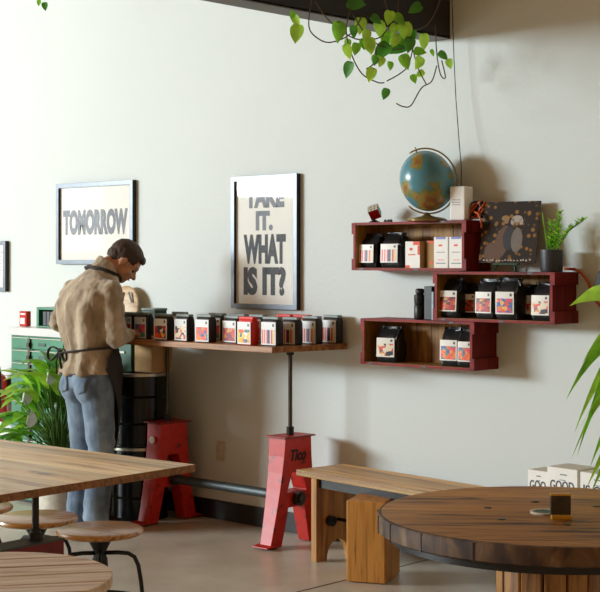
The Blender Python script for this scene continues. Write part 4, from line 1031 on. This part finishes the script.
# jeans
m = MB(); torso(m, [(0, .015, .80, .165, .125), (0, .01, .86, .168, .13), (0, .012, .92, .148, .104)], 0)
limb(m, [(-.085, .0, .83), (-.088, .03, .48), (-.085, -.005, .075)], [.098, .079, .074], 16); limb(m, [(.085, .0, .83), (.088, .03, .48), (.085, -.005, .075)], [.098, .079, .074], 16)
m.ball((-.07, -.042, .80), (.09, .078, .10)); m.ball((.07, -.042, .80), (.09, .078, .10))
jn = m.build('jeans', M['denim'], P)
remesh(jn, .007, 5, lambda c: .006*noise.noise(Vector((c.x*12, c.y*12, c.z*9)))+(.005*math.sin(c.z*60+c.x*30+4*noise.noise(c*6))*max(0, min(1, 1-abs(c.z-.46)/.12)) + .005*math.sin(c.z*80+c.x*25)*max(0, 1-c.z/.2)))
from mathutils.bvhtree import BVHTree
bvh = BVHTree.FromPolygons([v.co for v in jn.data.vertices], [tuple(p.vertices) for p in jn.data.polygons])
for s in (-1, 1):
    m = MB(); g = []
    for i in range(9):
        rw = []
        for j in range(9):
            u_, v_ = i/8*2-1, j/8; hw_ = .056-.006*v_; x_ = s*.082+u_*hw_; z_ = .875-.09*v_-.015*v_*(1-abs(u_))
            hit = bvh.ray_cast(Vector((x_, -.6, z_)), Vector((0, 1, 0)))
            y_ = (hit[0].y if hit[0] else -.12)-.004
            rw.append(m.bm.verts.new((x_, y_, z_)))
        g.append(rw)
    for i in range(8):
        for j in range(8): m.face([g[i][j], g[i+1][j], g[i+1][j+1], g[i][j+1]])
    pk = m.build('back_pocket', M['denim'], P, smooth=True); sd = pk.modifiers.new('s', 'SOLIDIFY'); sd.thickness = .004; sd.offset = 0
    m = MB(); m.ball((s*.088, -.03, .045), (.042, .055, .042)); m.ball((s*.09, .07, .036), (.045, .095, .034)); m.box((s*.089, .03, .010), (.085, .25, .018))
    sh = m.build('shoe', M['shoe'], P); remesh(sh, .007, 4)
# apron: front panel wrapping round the hips, tie, neck strap
def around(z, phi, grow):
    s = SECS[0]
    for k in range(len(SECS)-1):
        if SECS[k][2] <= z <= SECS[k+1][2]:
            u = (z-SECS[k][2])/(SECS[k+1][2]-SECS[k][2]); s = [SECS[k][i]*(1-u)+SECS[k+1][i]*u for i in range(5)]
    if z < SECS[0][2]: s = SECS[0]
    if z < SECS[0][2]: s = (s[0], s[1], z, s[3]-.03*(SECS[0][2]-z)/.4, s[4]-.03*(SECS[0][2]-z)/.4)
    ct, st_ = math.cos(phi), math.sin(phi)
    return Vector((s[0]+(s[3]+grow)*math.copysign(abs(ct)**(2/2.4), ct), s[1]+(s[4]+grow)*math.copysign(abs(st_)**(2/2.4), st_), z))
m = MB(); rows = []
for i in range(22):
    z = 1.33-.88*i/21
    if z > 1.03: a0, a1 = R(90-50-8*(1.33-z)/.3), R(90+50)
    else:
        w_ = 52+42*min(1, (1.03-z)/.10)-75*max(0, (.98-z)/.48); a0, a1 = R(90-w_-14), R(90+w_-12)
    g_ = .022+.012*max(0, .9-z)
    rows.append([m.bm.verts.new(around(z, a0+(a1-a0)*k/30, g_+.004*math.sin(k*.9+z*6))) for k in range(31)])
for i in range(21):
    for k in range(30): m.face([rows[i][k], rows[i][k+1], rows[i+1][k+1], rows[i+1][k]])
ap = m.build('apron', M['apron'], P, smooth=True); sd = ap.modifiers.new('s', 'SOLIDIFY'); sd.thickness = .004
m = MB(); m.tube([around(1.0+.022*math.cos(a), a, .017) for a in [R(k) for k in range(-185, 25, 6)]], .019, 8, flat=.3); m.build('waist_tie', M['apron'], P, smooth=True)
kn = around(1.0, R(-128), .022)
def loop(dx, dz, sz, ph=0):
    m = MB(); m.tube([kn+Vector((dx*sz*math.sin(a)*1.0, -.014*math.sin(a/1)-.004, dz*sz*math.sin(a)+.5*sz*math.sin(2*a)*.7)) for a in [PI*k/16 for k in range(17)]], .010, 8, flat=.5); m.build('bow_loop', M['apron'], P, smooth=True)
loop(-1, -.25, .105); loop(1, -.35, .095)
for dx, ln in ((-.02, .13), (.02, .10)):
    m = MB(); m.tube([kn+Vector((0, -.005, 0)), kn+Vector((dx, -.018, -ln*.5)), kn+Vector((dx*1.3, -.008, -ln))], .008, 8, flat=.4); m.build('tie_end', M['apron'], P, smooth=True)
m = MB(); m.ball(kn+Vector((0, -.006, 0)), .015); m.build('tie_knot', M['apron'], P, smooth=True)
fb = BVHTree.FromPolygons([v.co for v in fle.data.vertices], [tuple(p.vertices) for p in fle.data.polygons])
ring = []
for k in range(-50, 231, 10):
    a = R(-k); q = Vector((.10*math.cos(a), .085+.10*math.sin(a), 1.435-.06*math.sin(a)))
    hit = fb.find_nearest(q); ring.append(hit[0]+hit[1]*.006)
m = MB(); m.tube(ring, .015, 8, flat=.35); m.build('neck_strap', M['apron'], P, smooth=True)

# ------------------------------------------------------------------ camera, light
cam_d = bpy.data.cameras.new('Camera'); cam = bpy.data.objects.new('Camera', cam_d); col.objects.link(cam)
cam_d.sensor_width = 36; cam_d.lens = 36*1420/600; cam_d.shift_y = -34/600
cam.location = (5.45, -5.717, 1.5); cam.rotation_euler = (R(90), 0, math.atan2(.685, .7285)); cam_d.clip_start = .05
scene.camera = cam
def area(name, loc, target, sx, sy, power, color):
    l = bpy.data.lights.new(name, 'AREA'); l.shape = 'RECTANGLE'; l.size = sx; l.size_y = sy; l.energy = power; l.color = color
    o = bpy.data.objects.new(name, l); col.objects.link(o); o.location = loc
    o.rotation_euler = (Vector(target)-Vector(loc)).to_track_quat('-Z', 'Y').to_euler(); return o
area('window_light', (-9.4, -10.2, 3.35), (.4, 0, 1.3), 4.6, 1.7, 1950, (.82, .94, 1))
area('side_window_light', (-8.5, -4.2, 2.6), (-1.5, 0, 1.2), 2.2, 2.0, 45, (.88, .97, 1))
wd = bpy.data.worlds.new('World'); scene.world = wd; wd.use_nodes = True
bg = wd.node_tree.nodes['Background']; bg.inputs[0].default_value = (1, .66, .36, 1); bg.inputs[1].default_value = .47
scene.view_settings.view_transform = 'Standard'; scene.view_settings.look = 'None'; scene.view_settings.exposure = 0
